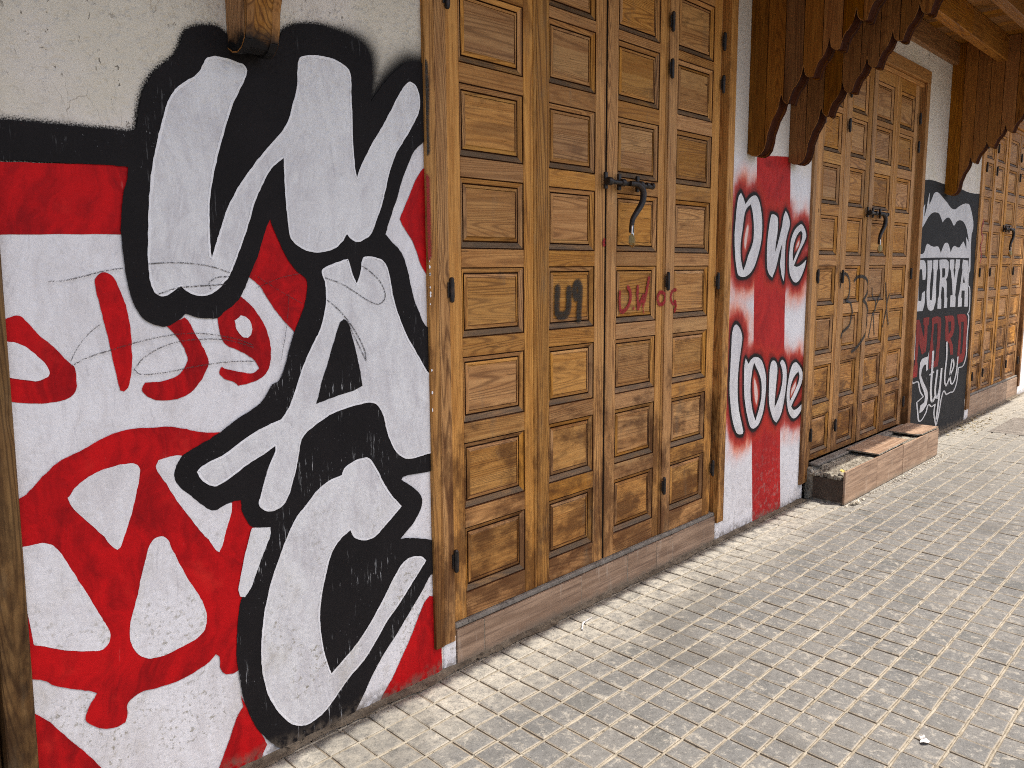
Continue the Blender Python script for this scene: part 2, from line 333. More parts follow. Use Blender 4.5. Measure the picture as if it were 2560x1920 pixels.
def strokepoly(st,sub=6,taper=False):
    P,wx,wz=st; Q=smoothpoly(P,False,sub,75); n=len(Q); L=[];Rr=[]
    for i,p in enumerate(Q):
        a=Q[max(i-1,0)];b=Q[min(i+1,n-1)]; d=b-a
        if d.length<1e-7: d=Vector((0,1))
        e=Vector((d.x/wx,d.y/wz)).normalized(); nn=Vector((-e.y*wx,e.x*wz))/2000
        k=min(1,.35+1.6*min(i,n-1-i)/n*2.2) if taper else 1
        L.append(p+nn*k);Rr.append(p-nn*k)
    return L,Rr
def strokes(name,sts,level,mat,parent,taper=False,label=None,yf=None):
    mb=MB()
    for j,st in enumerate(sts):
        L,Rr=strokepoly(st,taper=taper); y=-.0012*level-.00015*j
        for i in range(len(L)-1):
            mb.face([(L[i].x,y,L[i].y),(Rr[i].x,y,Rr[i].y),(Rr[i+1].x,y,Rr[i+1].y),(L[i+1].x,y,L[i+1].y)])
    o=mb.build(name,[mat],parent)
    if label:o['label']=label
    return o
def segdist(X,Zv,P):
    'distance of grid points to closed polyline, negative inside'
    A=np.array([(p.x,p.y) for p in P]); B=np.roll(A,-1,0); best=np.full(X.shape,1e9); ins=np.zeros(X.shape,bool)
    for a,b in zip(A,B):
        d=b-a; L=d@d
        if L<1e-12: continue
        t=np.clip(((X-a[0])*d[0]+(Zv-a[1])*d[1])/L,0,1); dx=X-a[0]-t*d[0]; dz=Zv-a[1]-t*d[1]
        best=np.minimum(best,dx*dx+dz*dz)
        c=(a[1]>Zv)!=(b[1]>Zv)
        with np.errstate(divide='ignore',invalid='ignore'): xi=a[0]+(Zv-a[1])*(b[0]-a[0])/(b[1]-a[1])
        ins^=c&(X<xi)
    s=np.sqrt(best); return np.where(ins,-s,s)
def wallgrid(name,x0,x1,z0,z1,step,attrs,mat,parent,depth=.25):
    'a masonry pier: front face as a fine grid that carries painted distance fields, plus sides'
    nx=max(1,round((x1-x0)/step)); nz=max(1,round((z1-z0)/step)); xs=np.linspace(x0,x1,nx+1); zs=np.linspace(z0,z1,nz+1)
    X,Zg=np.meshgrid(xs,zs); v=[(a,0.,b) for a,b in zip(X.ravel(),Zg.ravel())]; f=[]
    for j in range(nz):
        for i in range(nx):
            k=j*(nx+1)+i; f.append((k,k+1,k+nx+2,k+nx+1))
    n=len(v); v+=[(x0,depth,z0),(x1,depth,z0),(x1,depth,z1),(x0,depth,z1)]; c=[0,nx,nz*(nx+1)+nx,nz*(nx+1)]
    for a,b in ((0,1),(1,2),(2,3),(3,0)): f.append((c[b],c[a],n+a,n+b))
    f.append((n+1,n,n+3,n+2))
    me=bpy.data.meshes.new(name); me.from_pydata(v,[],f); me.materials.append(mat)
    for k,fn in attrs.items():
        a=me.attributes.new(k,'FLOAT','POINT'); a.data.foreach_set('value',np.concatenate([fn(X,Zg).ravel(),np.full(4,1.)]).astype(np.float32))
    me.update(); return link(bpy.data.objects.new(name,me),parent)
ART={
'black':[[(554,1718),(626,1722),(711,1723),(786,1725),(844,1726),(857,1732),(864,1765),(872,1798),(882,1826),(902,1861),(926,1886),(956,1913),(975,1938),(986,1967),(999,1985),(1026,1999),(1057,2006),(1082,2006),(1112,1991),(1162,1983),(1208,1977),(1237,1976),(1255,2015),(1270,2038),(1303,2057),(1340,2067),(1392,2073),(1454,2068),(1502,2061),(1534,2048),(1554,2026),(1561,1991),(1559,1938),(1553,1891),(1575,1917),(1616,1963),(1662,2004),(1708,2030),(1779,2035),(1780,2020),(1780,2006),(1781,1837),(1781,1829),(1781,1816),(1719,1767),(1689,1719),(1664,1671),(1645,1621),(1625,1578),(1606,1535),(1594,1505),(1617,1483),(1644,1462),(1666,1430),(1679,1390),(1691,1343),(1704,1298),(1723,1260),(1743,1222),(1784,1195),(1785,1036),(1786,904),(1787,728),(1688,734),(1639,734),(1631,726),(1657,707),(1696,676),(1715,648),(1712,617),(1683,576),(1643,546),(1620,530),(1661,523),(1721,505),(1789,479),(1789,412),(1789,379),(1746,370),(1706,325),(1654,272),(1593,211),(1543,165),(1495,112),(1456,56),(1418,8),(1404,-18),(1312,-38),(1191,-28),(1173,-5),(1140,25),(1105,70),(1078,117),(1060,167),(1048,214),(1041,272),(1035,322),(1035,356),(1042,421),(1057,497),(1080,524),(1107,570),(1131,611),(1151,660),(1154,680),(1103,695),(1087,716),(1075,745),(1072,778),(1068,779),(1054,779),(1044,778),(1021,773),(994,766),(963,789),(934,820),(910,844),(894,877),(902,906),(919,928),(941,939),(973,952),(1026,975),(1074,1003),(1134,1030),(1158,1050),(1185,1085),(1207,1095),(1229,1139),(1249,1196),(1261,1225),(1282,1266),(1299,1305),(1309,1347),(1306,1373),(1277,1396),(1250,1428),(1230,1466),(1214,1503),(1202,1535),(1194,1524),(1178,1484),(1158,1434),(1131,1382),(1108,1336),(1087,1312),(1056,1292),(1038,1278),(1012,1276),(981,1280),(951,1291),(932,1277),(902,1262),(879,1264),(851,1278),(831,1302),(819,1333),(811,1378),(807,1432),(805,1487),(809,1530),(817,1579),(828,1617),(833,1643),(796,1644),(705,1641),(620,1639),(547,1635)]],
'letters':[[(1033,1909),(1043,1925),(1062,1934),(1090,1935),(1128,1931),(1147,1925),(1153,1912),(1141,1881),(1116,1837),(1094,1788),(1075,1734),(1055,1674),(1039,1615),(1030,1568),(1026,1498),(1026,1451),(1027,1429),(1039,1463),(1058,1511),(1084,1571),(1093,1583),(1115,1620),(1143,1655),(1172,1690),(1216,1737),(1253,1777),(1273,1810),(1289,1855),(1302,1900),(1306,1943),(1313,1971),(1336,1984),(1381,1990),(1427,1989),(1462,1978),(1481,1959),(1483,1907),(1483,1842),(1483,1764),(1487,1698),(1492,1666),(1512,1707),(1548,1764),(1585,1815),(1621,1867),(1659,1926),(1688,1961),(1706,1970),(1729,1960),(1742,1924),(1739,1889),(1712,1843),(1673,1790),(1644,1753),(1616,1695),(1596,1632),(1581,1590),(1557,1540),(1538,1505),(1512,1488),(1486,1480),(1462,1490),(1450,1503),(1433,1479),(1404,1459),(1364,1449),(1318,1451),(1281,1467),(1263,1486),(1256,1517),(1252,1580),(1250,1642),(1251,1702),(1212,1670),(1186,1631),(1159,1581),(1136,1519),(1112,1464),(1090,1416),(1071,1380),(1057,1367),(1049,1357),(1029,1343),(1003,1335),(973,1339),(949,1352),(943,1361),(925,1350),(907,1339),(889,1337),(876,1345),(867,1365),(864,1394),(864,1438),(871,1522),(877,1577),(887,1638),(899,1688),(914,1739),(927,1778),(941,1813),(963,1843),(988,1863),(1013,1881),(1026,1897)],[(1361,1399),(1378,1409),(1418,1422),(1450,1430),(1455,1419),(1466,1385),(1480,1357),(1496,1395),(1503,1429),(1514,1437),(1545,1436),(1579,1426),(1596,1405),(1606,1373),(1616,1315),(1633,1264),(1663,1197),(1709,1127),(1747,1070),(1785,1032),(1786,943),(1787,793),(1729,791),(1689,788),(1650,793),(1618,814),(1595,848),(1578,888),(1570,926),(1558,958),(1541,982),(1519,992),(1484,993),(1433,988),(1366,973),(1313,949),(1285,933),(1269,915),(1258,876),(1246,830),(1232,792),(1215,754),(1192,732),(1162,727),(1137,736),(1124,757),(1129,773),(1145,816),(1162,859),(1182,895),(1184,911),(1150,894),(1099,874),(1030,839),(998,832),(973,847),(960,863),(953,880),(970,893),(1002,904),(1034,914),(1075,936),(1125,960),(1175,976),(1205,985),(1228,1008),(1245,1039),(1262,1077),(1291,1140),(1321,1191),(1346,1230),(1364,1283),(1370,1323),(1368,1363),(1359,1386)],[(1405,793),(1417,809),(1451,821),(1486,824),(1504,820),(1525,793),(1542,764),(1563,722),(1590,682),(1628,639),(1597,616),(1559,590),(1521,565),(1494,560),(1467,565),(1441,579),(1425,607),(1391,590),(1364,564),(1346,532),(1328,479),(1313,425),(1306,369),(1307,310),(1317,247),(1330,197),(1337,174),(1374,196),(1427,230),(1483,280),(1541,347),(1580,398),(1620,442),(1649,456),(1679,456),(1709,446),(1727,429),(1708,410),(1656,360),(1606,311),(1557,271),(1508,217),(1461,172),(1406,138),(1361,102),(1317,66),(1283,51),(1242,46),(1203,63),(1174,94),(1146,138),(1126,182),(1114,230),(1108,281),(1109,344),(1120,416),(1134,474),(1156,536),(1185,597),(1214,652),(1243,693),(1275,721),(1316,757),(1357,777),(1403,785)]],
'whitebar':[[(1100,693),(1156,681),(1155,659),(1131,611),(1110,569),(1087,522),(1068,502),(1054,508),(1050,527),(1055,552),(1075,620),(1091,668)]],
'counter':[[(1429,1254),(1414,1243),(1392,1193),(1369,1133),(1342,1071),(1333,1042),(1322,1013),(1352,1019),(1409,1030),(1460,1038),(1488,1049),(1480,1103),(1469,1153),(1454,1210),(1442,1245)]],
'red':[[(547,1631),(704,1640),(838,1647),(827,1486),(692,1483),(539,1478)],[(535,1292),(565,1303),(576,1302),(587,1292),(608,1262),(639,1229),(665,1195),(680,1177),(681,1140),(681,1134),(674,1119),(654,1107),(614,1103),(572,1108),(530,1119),(531,1151),(532,1186)],[(739,1373),(743,1387),(754,1395),(767,1396),(780,1386),(789,1367),(800,1334),(808,1300),(812,1261),(812,1216),(808,1159),(797,1121),(787,1110),(778,1113),(771,1152),(762,1219),(751,1286),(744,1330),(739,1357)],[(891,1279),(926,1275),(948,1282),(959,1270),(972,1240),(989,1209),(1000,1184),(1004,1159),(991,1130),(970,1105),(957,1092),(932,1080),(889,1075),(855,1083),(833,1100),(830,1112),(838,1126),(881,1126),(917,1134),(939,1153),(949,1176),(945,1194),(935,1218),(918,1243),(903,1260)],[(1038,1284),(1037,1260),(1044,1223),(1056,1204),(1085,1189),(1111,1175),(1131,1160),(1141,1147),(1148,1133),(1130,1122),(1087,1130),(1048,1142),(1040,1147),(1033,1138),(1035,1126),(1051,1112),(1072,1103),(1084,1091),(1119,1096),(1154,1107),(1177,1131),(1187,1175),(1181,1220),(1166,1259),(1143,1295),(1121,1317),(1098,1337),(1078,1331),(1058,1307)],[(1200,1565),(1229,1510),(1252,1467),(1272,1429),(1300,1396),(1325,1373),(1324,1347),(1311,1305),(1290,1263),(1263,1225),(1234,1256),(1206,1289),(1180,1328),(1161,1357),(1128,1385),(1144,1434),(1169,1502)],[(1781,1739),(1730,1690),(1696,1631),(1671,1587),(1653,1554),(1669,1527),(1701,1488),(1719,1452),(1737,1408),(1783,1348),(1784,1288),(1784,1273),(1781,1737)],[(1790,280),(1741,298),(1720,284),(1693,243),(1661,188),(1619,129),(1578,71),(1539,30),(1499,-26),(1604,-54),(1792,-37),(1791,109)],[(1041,224),(1060,174),(1092,97),(1114,40),(1098,15),(1081,-34),(980,1),(959,25),(1002,109),(1033,172),(1048,186)],[(525,890),(556,902),(592,936),(633,966),(685,985),(744,1009),(794,1016),(850,1012),(897,1007),(944,992),(981,980),(1026,974),(1086,976),(1127,898),(1135,765),(1160,692),(1121,634),(1086,509),(1064,380),(1046,298),(1018,293),(1030,294),(1013,295),(996,304),(987,323),(986,357),(976,367),(956,352),(922,341),(890,334),(853,332),(816,334),(781,339),(758,335),(739,321),(737,297),(730,275),(708,272),(680,280),(655,299),(640,320),(645,342),(654,357),(670,378),(651,391),(611,413),(577,435),(558,454),(514,476),(519,681)],[(513,404),(556,356),(583,315),(615,265),(639,230),(682,153),(509,238)]],
'whiteisle':[[(641,876),(658,895),(690,917),(728,929),(771,933),(799,929),(809,917),(807,894),(797,855),(782,805),(765,762),(751,730),(743,723),(730,735),(711,769),(677,812),(649,852)],[(850,913),(856,927),(880,931),(910,931),(946,911),(941,844),(970,800),(995,779),(1021,780),(1047,776),(1042,746),(1026,704),(1011,663),(1003,648),(994,657),(979,684),(958,714),(930,759),(896,816),(873,863),(854,897)],[(522,784),(565,783),(584,781),(603,768),(618,744),(633,709),(653,663),(673,617),(691,570),(707,535),(711,515),(704,494),(690,484),(658,491),(618,507),(570,533),(544,548)],[(818,712),(831,727),(849,731),(866,719),(876,691),(892,650),(913,599),(936,554),(952,511),(957,477),(948,447),(928,431),(889,422),(846,415),(810,417),(782,432),(763,460),(756,494),(759,523),(771,562),(785,606),(800,657),(811,690)],[(534,1252),(574,1239),(600,1216),(619,1191),(625,1174),(619,1162),(595,1156),(532,1173)],[(1102,1280),(1118,1274),(1131,1255),(1131,1233),(1119,1218),(1102,1224),(1087,1245),(1083,1267)]],
'white':[[(539,1485),(693,1489),(819,1493),(1610,1791),(1781,1837),(1785,1036),(1791,-28),(1545,-62),(1197,-75),(977,-40),(749,50),(508,198)]],
'love':[[(3840,1766),(3849,1758),(3867,1741),(3889,1712),(3915,1732),(3949,1752),(3988,1761),(4011,1757),(4040,1730),(4062,1689),(4077,1639),(4081,1580),(4074,1529),(4059,1487),(4035,1440),(4006,1398),(3968,1368),(3925,1352),(3881,1348),(3846,1355),(3832,1365),(3818,1394),(3802,1443),(3792,1504),(3788,1564),(3793,1625),(3799,1677),(3809,1726),(3820,1750)],[(4180,1673),(4204,1676),(4243,1667),(4259,1651),(4263,1612),(4257,1568),(4246,1520),(4240,1474),(4266,1516),(4291,1569),(4312,1617),(4327,1671),(4350,1700),(4377,1682),(4406,1643),(4406,1620),(4386,1584),(4369,1544),(4362,1508),(4361,1464),(4363,1419),(4365,1365),(4359,1318),(4336,1343),(4317,1383),(4306,1419),(4312,1450),(4318,1490),(4323,1521),(4307,1499),(4286,1459),(4270,1419),(4248,1379),(4217,1341),(4182,1358),(4156,1388),(4146,1445),(4144,1496),(4147,1548),(4157,1600),(4168,1643)],[(4528,1629),(4559,1635),(4594,1617),(4622,1586),(4627,1565),(4597,1530),(4557,1493),(4523,1456),(4492,1419),(4481,1403),(4513,1397),(4556,1403),(4603,1419),(4640,1438),(4627,1400),(4593,1354),(4553,1319),(4516,1309),(4478,1318),(4438,1351),(4418,1396),(4414,1446),(4419,1500),(4430,1545),(4453,1582),(4487,1610)],[(3829,1108),(3858,1097),(3889,1068),(3903,1034),(3898,998),(3887,952),(3876,897),(3870,842),(3870,772),(3880,700),(3898,641),(3927,580),(3949,533),(3940,522),(3911,524),(3876,537),(3845,577),(3818,633),(3799,701),(3785,777),(3785,850),(3788,923),(3790,996),(3793,1060),(3807,1095)],[(3947,924),(3983,892),(4007,912),(4046,923),(4092,916),(4130,896),(4165,852),(4187,800),(4192,736),(4184,672),(4168,610),(4130,555),(4090,536),(4055,534),(4023,551),(3989,609),(3959,681),(3942,749),(3937,826),(3935,883)],[(4264,885),(4291,880),(4315,858),(4324,817),(4318,762),(4311,707),(4307,657),(4306,614),(4339,648),(4369,690),(4392,744),(4394,790),(4379,832),(4353,864),(4374,879),(4397,873),(4429,842),(4445,790),(4443,723),(4428,658),(4410,603),(4380,556),(4338,526),(4303,546),(4266,592),(4240,645),(4230,707),(4229,776),(4230,836),(4243,874)],[(4527,846),(4562,850),(4600,832),(4639,802),(4661,768),(4653,727),(4620,688),(4581,650),(4543,618),(4521,594),(4553,572),(4589,570),(4636,582),(4678,596),(4663,560),(4617,529),(4570,519),(4527,533),(4488,572),(4464,622),(4455,680),(4467,741),(4485,796),(4505,830)]],
'lovehole':{0:[[(3947,1715),(3967,1681),(3983,1632),(3990,1578),(3985,1528),(3963,1490),(3935,1452),(3912,1410),(3889,1379),(3872,1410),(3857,1452),(3852,1497),(3857,1542),(3869,1591),(3878,1640),(3889,1673),(3909,1695)]],2:[[(4557,1600),(4575,1585),(4573,1557),(4554,1525),(4525,1492),(4496,1460),(4468,1428),(4459,1464),(4461,1500),(4473,1532),(4497,1565),(4526,1588)]],4:[[(4045,892),(4071,865),(4110,823),(4136,776),(4143,726),(4137,678),(4115,627),(4082,574),(4054,615),(4029,672),(4015,731),(4013,789),(4022,836),(4030,869)]],6:[[(4601,793),(4616,762),(4604,727),(4571,693),(4533,656),(4500,628),(4494,671),(4504,716),(4530,755),(4563,778)]]},
'sliver':[[(3928,1615),(3934,1593),(3927,1560),(3917,1518),(3908,1485),(3897,1501),(3893,1534),(3901,1567),(3912,1596)],[(4049,814),(4071,788),(4095,742),(4101,702),(4093,659),(4077,680),(4060,731)],[(4573,735),(4570,704),(4537,676),(4515,658),(4518,689),(4545,717)],[(4539,1547),(4538,1524),(4518,1506),(4501,1494),(4507,1515),(4521,1533)]],
'stripe':[[(3998,1957),(4189,1977),(4388,1990),(4405,1661),(4388,1235),(4402,924),(4393,492),(4440,-42),(4092,-13),(4049,506),(4031,988),(4016,1304),(4006,1758)]],
'curvabg':[[(6510,2016),(6766,2038),(6913,2039),(7133,2031),(7459,2032),(7659,2017),(7867,2008),(8190,2018),(8266,757),(8236,460),(8158,228),(8135,185),(8189,-141),(6535,140),(6583,490),(6577,929)]],
'wave':[[(6785,1946),(6781,1914),(6783,1853),(6837,1898),(6880,1942),(6930,1958),(6995,1956),(7112,1926),(7232,1892),(7345,1857),(7453,1852),(7544,1877),(7662,1904),(7786,1915),(7854,1907),(7935,1849),(8001,1778),(8016,1719),(7980,1652),(7995,1511),(8021,1353),(7987,1331),(7956,1421),(7954,1462),(7594,1462),(7214,1462),(6619,1453),(6592,1437),(6584,1478),(6613,1485),(6713,1489),(6749,1512),(6772,1551),(6811,1563),(6887,1550),(6974,1544),(7050,1549),(7097,1536),(7150,1496),(7186,1537),(7225,1569),(7279,1581),(7341,1567),(7409,1505),(7453,1544),(7510,1559),(7573,1549),(7648,1549),(7692,1573),(7750,1599),(7809,1567),(7851,1535),(7844,1583),(7817,1640),(7861,1619),(7915,1595),(7881,1642),(7811,1713),(7723,1757),(7619,1771),(7524,1757),(7448,1721),(7380,1755),(7304,1779),(7236,1774),(7173,1751),(7142,1736),(7102,1765),(7040,1799),(6962,1806),(6878,1799),(6800,1773),(6727,1725),(6646,1674),(6618,1715),(6596,1777),(6638,1817),(6690,1859),(6688,1820),(6680,1757),(6720,1808),(6747,1880),(6768,1929)]],
'curva':[[(6602,1437),(6743,1440),(6789,1414),(6812,1355),(6803,1292),(6742,1290),(6719,1355),(6694,1375),(6656,1366),(6650,1291),(6671,1134),(6742,1131),(6747,1191),(6810,1206),(6826,1128),(6813,1089),(6788,1053),(6655,1055),(6614,1116),(6593,1227),(6584,1324),(6588,1388)],[(6826,1437),(6942,1439),(6954,1380),(6944,1360),(6931,1287),(6930,1219),(6948,1131),(6996,1130),(6999,1218),(7004,1299),(6990,1367),(6976,1380),(6974,1442),(7094,1444),(7097,1380),(7080,1353),(7080,1250),(7102,1126),(7072,1079),(7045,1049),(6936,1054),(6884,1100),(6853,1201),(6856,1288),(6844,1368)],[(7123,1443),(7310,1447),(7372,1428),(7384,1379),(7374,1315),(7333,1288),(7367,1245),(7377,1146),(7404,1131),(7410,1052),(7327,1055),(7320,1140),(7291,1218),(7230,1234),(7227,1143),(7241,1129),(7254,1051),(7155,1055),(7150,1132),(7168,1152),(7170,1249),(7168,1338),(7141,1380)],[(7404,1445),(7524,1448),(7540,1378),(7519,1364),(7560,1292),(7580,1363),(7565,1378),(7573,1448),(7692,1448),(7689,1377),(7667,1363),(7638,1276),(7617,1153),(7635,1131),(7641,1052),(7493,1056),(7484,1150),(7543,1155),(7511,1242),(7448,1357),(7414,1379)],[(7774,1447),(7933,1440),(7962,1376),(7943,1346),(7983,1241),(8008,1120),(8028,1039),(7913,1044),(7901,1123),(7891,1183),(7800,1185),(7801,1126),(7829,1118),(7833,1047),(7718,1047),(7711,1129),(7737,1179),(7761,1289),(7782,1362),(7760,1377)]],
'curvahole':{2:[[(7210,1376),(7291,1376),(7299,1337),(7284,1302),(7226,1303)]],4:[[(7834,1310),(7880,1250),(7817,1251)]]},
'nord':[[(6650,987),(6727,986),(6789,916),(6865,835),(6854,938),(6827,946),(6822,997),(6963,997),(6965,939),(6936,927),(6940,810),(6930,727),(6840,708),(6765,791),(6738,831),(6738,729),(6731,666),(6758,625),(6754,542),(6648,546),(6652,628),(6678,639),(6677,797),(6668,923)],[(7028,981),(7098,994),(7250,983),(7280,942),(7289,854),(7280,740),(7274,619),(7261,579),(7038,580),(7023,654),(7027,732),(7045,849),(7049,927)],[(7359,985),(7587,981),(7641,951),(7661,866),(7627,812),(7562,789),(7646,727),(7678,640),(7594,647),(7551,734),(7487,766),(7428,777),(7404,881),(7400,949)],[(7717,982),(7952,975),(8026,932),(8057,807),(8048,639),(7992,556),(7832,548),(7805,644),(7812,786),(7807,858),(7757,917)]],
'nordhole':{1:[[(7099,938),(7184,937),(7205,839),(7198,719),(7184,633),(7132,631),(7123,725),(7092,820)]],2:[[(7471,935),(7552,934),(7569,857),(7507,827)]],3:[[(7854,915),(7930,911),(7954,763),(7935,634),(7888,623),(7874,782)]]},
'styleS':[[(7008,727),(6986,683),(6846,675),(6803,647),(6799,563),(6832,495),(6928,413),(6979,360),(6968,315),(6870,301),(6861,243),(6931,247),(7035,287),(7053,351),(7021,409),(6914,486),(6842,546),(6862,596),(6917,624),(6952,620),(6962,567),(7008,576),(7004,642)]],
'style':[([(7113,719),(7117,632),(7117,552),(7114,432),(7133,342),(7180,296),(7247,335)],51,15),([(7055,528),(7110,533),(7167,544)],46,14),([(7255,552),(7244,486),(7230,385),(7260,327),(7308,307),(7351,392),(7360,474),(7369,555)],46,14),([(7369,555),(7354,350),(7330,201),(7313,127)],46,14),([(7464,768),(7487,635),(7475,532),(7477,434),(7526,387),(7586,430),(7629,475),(7709,538),(7690,589),(7650,607),(7629,545),(7620,461),(7682,388),(7766,418),(7807,500),(7817,614)],39,12)],
'frame':[([(6591,1150),(6605,1076),(6634,925),(6646,812),(6650,685),(6613,681),(6644,515),(6782,500),(6846,422),(6938,365),(6784,338),(6817,268),(6878,174),(7028,221),(7078,281),(7167,256),(7262,265),(7245,191),(7325,69),(7381,173),(7422,294),(7477,350),(7554,313),(7670,317),(7765,317),(7844,395),(7860,513),(8013,521),(8081,607),(8066,770),(8074,944),(8028,975),(8072,1002),(8067,1103),(8033,1205),(7976,1231),(7971,1348),(7977,1405)],30,9)],
'tagblack':[([(2444,1321),(2440,1267),(2444,1224),(2478,1215),(2506,1231),(2513,1315)],17,11),([(2578,1284),(2556,1282),(2547,1309),(2556,1334),(2573,1340),(2583,1320),(2582,1281),(2577,1238),(2574,1199)],16,10)],
'tagred':[([(2850,1296),(2849,1253),(2858,1219),(2879,1215),(2912,1235),(2929,1266),(2926,1297),(2910,1316)],14,9),([(2983,1317),(2982,1280),(2988,1221),(3009,1252),(3027,1278),(3028,1236),(3046,1278),(3068,1353)],13,8),([(3143,1289),(3124,1270),(3130,1243),(3150,1234),(3175,1247),(3179,1274),(3158,1288),(3138,1288)],12,7),([(3286,1296),(3245,1292),(3230,1267),(3242,1239),(3273,1232),(3283,1243),(3292,1220),(3275,1196)],11,7),([(2953,1225),(2954,1223)],8,5),([(3023,1236),(3029,1201)],3,2)],
'dot':[([(2724,1511),(2720,1498),(2724,1491)],13,8)],
'tag33':[([(5183,1269),(5197,1311),(5248,1350),(5310,1345),(5356,1309),(5368,1261),(5354,1205),(5311,1178),(5365,1164),(5398,1115),(5416,1065),(5395,1021),(5325,993),(5246,970),(5238,950)],24,9),([(5441,1304),(5481,1327),(5557,1330),(5640,1300),(5659,1246),(5621,1197),(5580,1173),(5640,1146),(5684,1078),(5694,1009),(5657,952),(5596,906),(5513,866),(5430,843)],29,11),([(5762,1248),(5769,1205),(5813,1149),(5798,1090),(5759,963),(5742,921)],18,7),([(5912,1202),(5817,1123),(5816,1050),(5847,928)],18,7),([(5985,1278),(6022,1128),(6083,989)],22,8),([(6079,1201),(6033,1141),(5999,1041),(5972,977)],18,7)],
'pencil':[([(638,1377),(665,1378),(710,1387),(757,1399),(802,1406)],3,3),([(864,1416),(912,1419),(971,1417),(1033,1407),(1074,1393)],3,3),([(1073,1383),(1038,1381),(1015,1369),(1020,1351)],3,3),([(878,1341),(932,1356),(992,1360),(1062,1363)],3,3),([(670,1183),(706,1199),(764,1214),(831,1229),(912,1240),(985,1239),(1073,1221),(1133,1198)],3,3),([(670,1194),(688,1225),(715,1256),(745,1278)],2,2),([(1132,1192),(1060,1216),(984,1224),(905,1218),(840,1191),(812,1162),(825,1149),(883,1147),(973,1156),(1070,1159),(1137,1154)],3,3),([(1368,1376),(1424,1358),(1472,1332),(1522,1304),(1561,1294),(1584,1316),(1568,1359),(1526,1395),(1500,1409)],4,3),([(1373,1312),(1420,1274),(1467,1216),(1499,1158),(1505,1122),(1482,1166),(1439,1249)],4,3),([(1147,1351),(1225,1378),(1292,1390)],2,2),([(1148,1385),(1223,1340),(1288,1305)],2,2),([(1248,1333),(1237,1249),(1213,1147)],2,2)]}
# ================================================================ THE BUILDING
B=empty('building',(5,0,0)); tag(B,'white shop building with folding wooden doors, graffiti painted piers and a wooden balcony','building')
B.location=(0,0,0)
X1=(.50,1.80); 
blk=[smoothpoly(P) for P in ART['black']]
def ink1(X,Z): return segdist(X,Z,clip(blk[0],.3,2.2,-.3,3))
zero=lambda X,Z:np.full(X.shape,1.)
FR=ART['frame'][0]
def rim(P,w,level,parent,rect):
    'the brighter brush line that edges every white letter'
    Q=wob(smoothpoly(P),.0016); Q=[p for i,p in enumerate(Q) if (p-Q[i-1]).length>1e-3]; n=len(Q)
    ar=sum(Q[i-1].x*Q[i].y-Q[i].x*Q[i-1].y for i in range(n)); sg=1 if ar>0 else -1; mb=MB(); I=[]
    for i in range(n):
        d=(Q[(i+1)%n]-Q[i-1]).normalized(); ww=w*(.75+.9*abs(mnoise.noise(Vector((Q[i].x*9,Q[i].y*9,4)))))
        I.append(Q[i]+Vector((-d.y,d.x))*sg*ww)
    y=-.0012*level
    for i in range(n):
        q=[Q[i-1],Q[i],I[i],I[i-1]]
        if max(p.x for p in q)>rect[1] or min(p.y for p in q)<rect[2]: continue
        mb.face([(p.x,y,p.y) for p in q])
    return mb.build('letter_rim',[M['rim']],parent)
# pier 1
p1=wallgrid('wall_pier',.47,1.835,-.02,2.79,.012,{'ink':ink1},M['plaster'],B)
p1['label']='white plastered pier painted with a huge black outlined W, A and C over a red and white crest'
rect=(.48,1.80,.004,2.75)
film('white_ground_paint',ART['white'],1,M['white'],p1,rect)
film('red_paint_shape',ART['red'][:1],2,M['red'],p1,rect,label='red band under the black band')
for k,l in ((1,'red painted arabic letter at the left edge'),(2,'tall red painted stroke of the arabic word'),(3,'curved red arabic letter'),(4,'red arabic letter with a round eye')):
    film('arabic_letter',[ART['red'][k]],2+.15*k,M['red'],p1,rect,label=l)
for q_ in ART['red'][5:9]: film('red_paint_shape',[q_],2.9,M['red'],p1,rect)
film('crest',[ART['red'][9]],3,M['red'],p1,rect,label='round red crest with white openings and a knob at its foot')
film('red_paint_shape',[ART['red'][10]],3.05,M['red'],p1,rect,label='red corner at the foot of the pier')
for q_ in ART['whiteisle']: film('white_opening',[q_],3.6,M['white'],p1,rect)
film('black_outline',ART['black'],4.4,M['black'],p1,rect)
for P,l in zip(ART['letters'],('white letter W with a thick black outline','white letter A','white letter C')): film('graffiti_letter',[P],5.2,M['letter'],p1,rect,label=l); rim(P,.0065,5.8,p1,rect)
film('white_bar',ART['whitebar'],5.2,M['letter'],p1,rect)
film('letter_counter',ART['counter'],6,M['black'],p1,rect)
def mat_pencil():
    t=NT('pencil_line'); n=t.noise(t.pos,330,2,.6); t.out((.055,.05,.05),.8,None,.1)
    tr=t.n('ShaderNodeBsdfTransparent'); mx=t.n('ShaderNodeMixShader'); t.put(mx.inputs[0],t.ramp(n,.40,.56,.0,.8)); t.t.links.new(tr.outputs[0],mx.inputs[1]); t.t.links.new(t.b.outputs[0],mx.inputs[2]); t.t.links.new(mx.outputs[0],t.o.inputs[0]); return t.m
M['pencil']=mat_pencil()
for q_ in ART['pencil']: strokes('pencil_scribble',[(q_[0],q_[1]*1.1,q_[2]*1.1)],6.8,M['pencil'],p1)
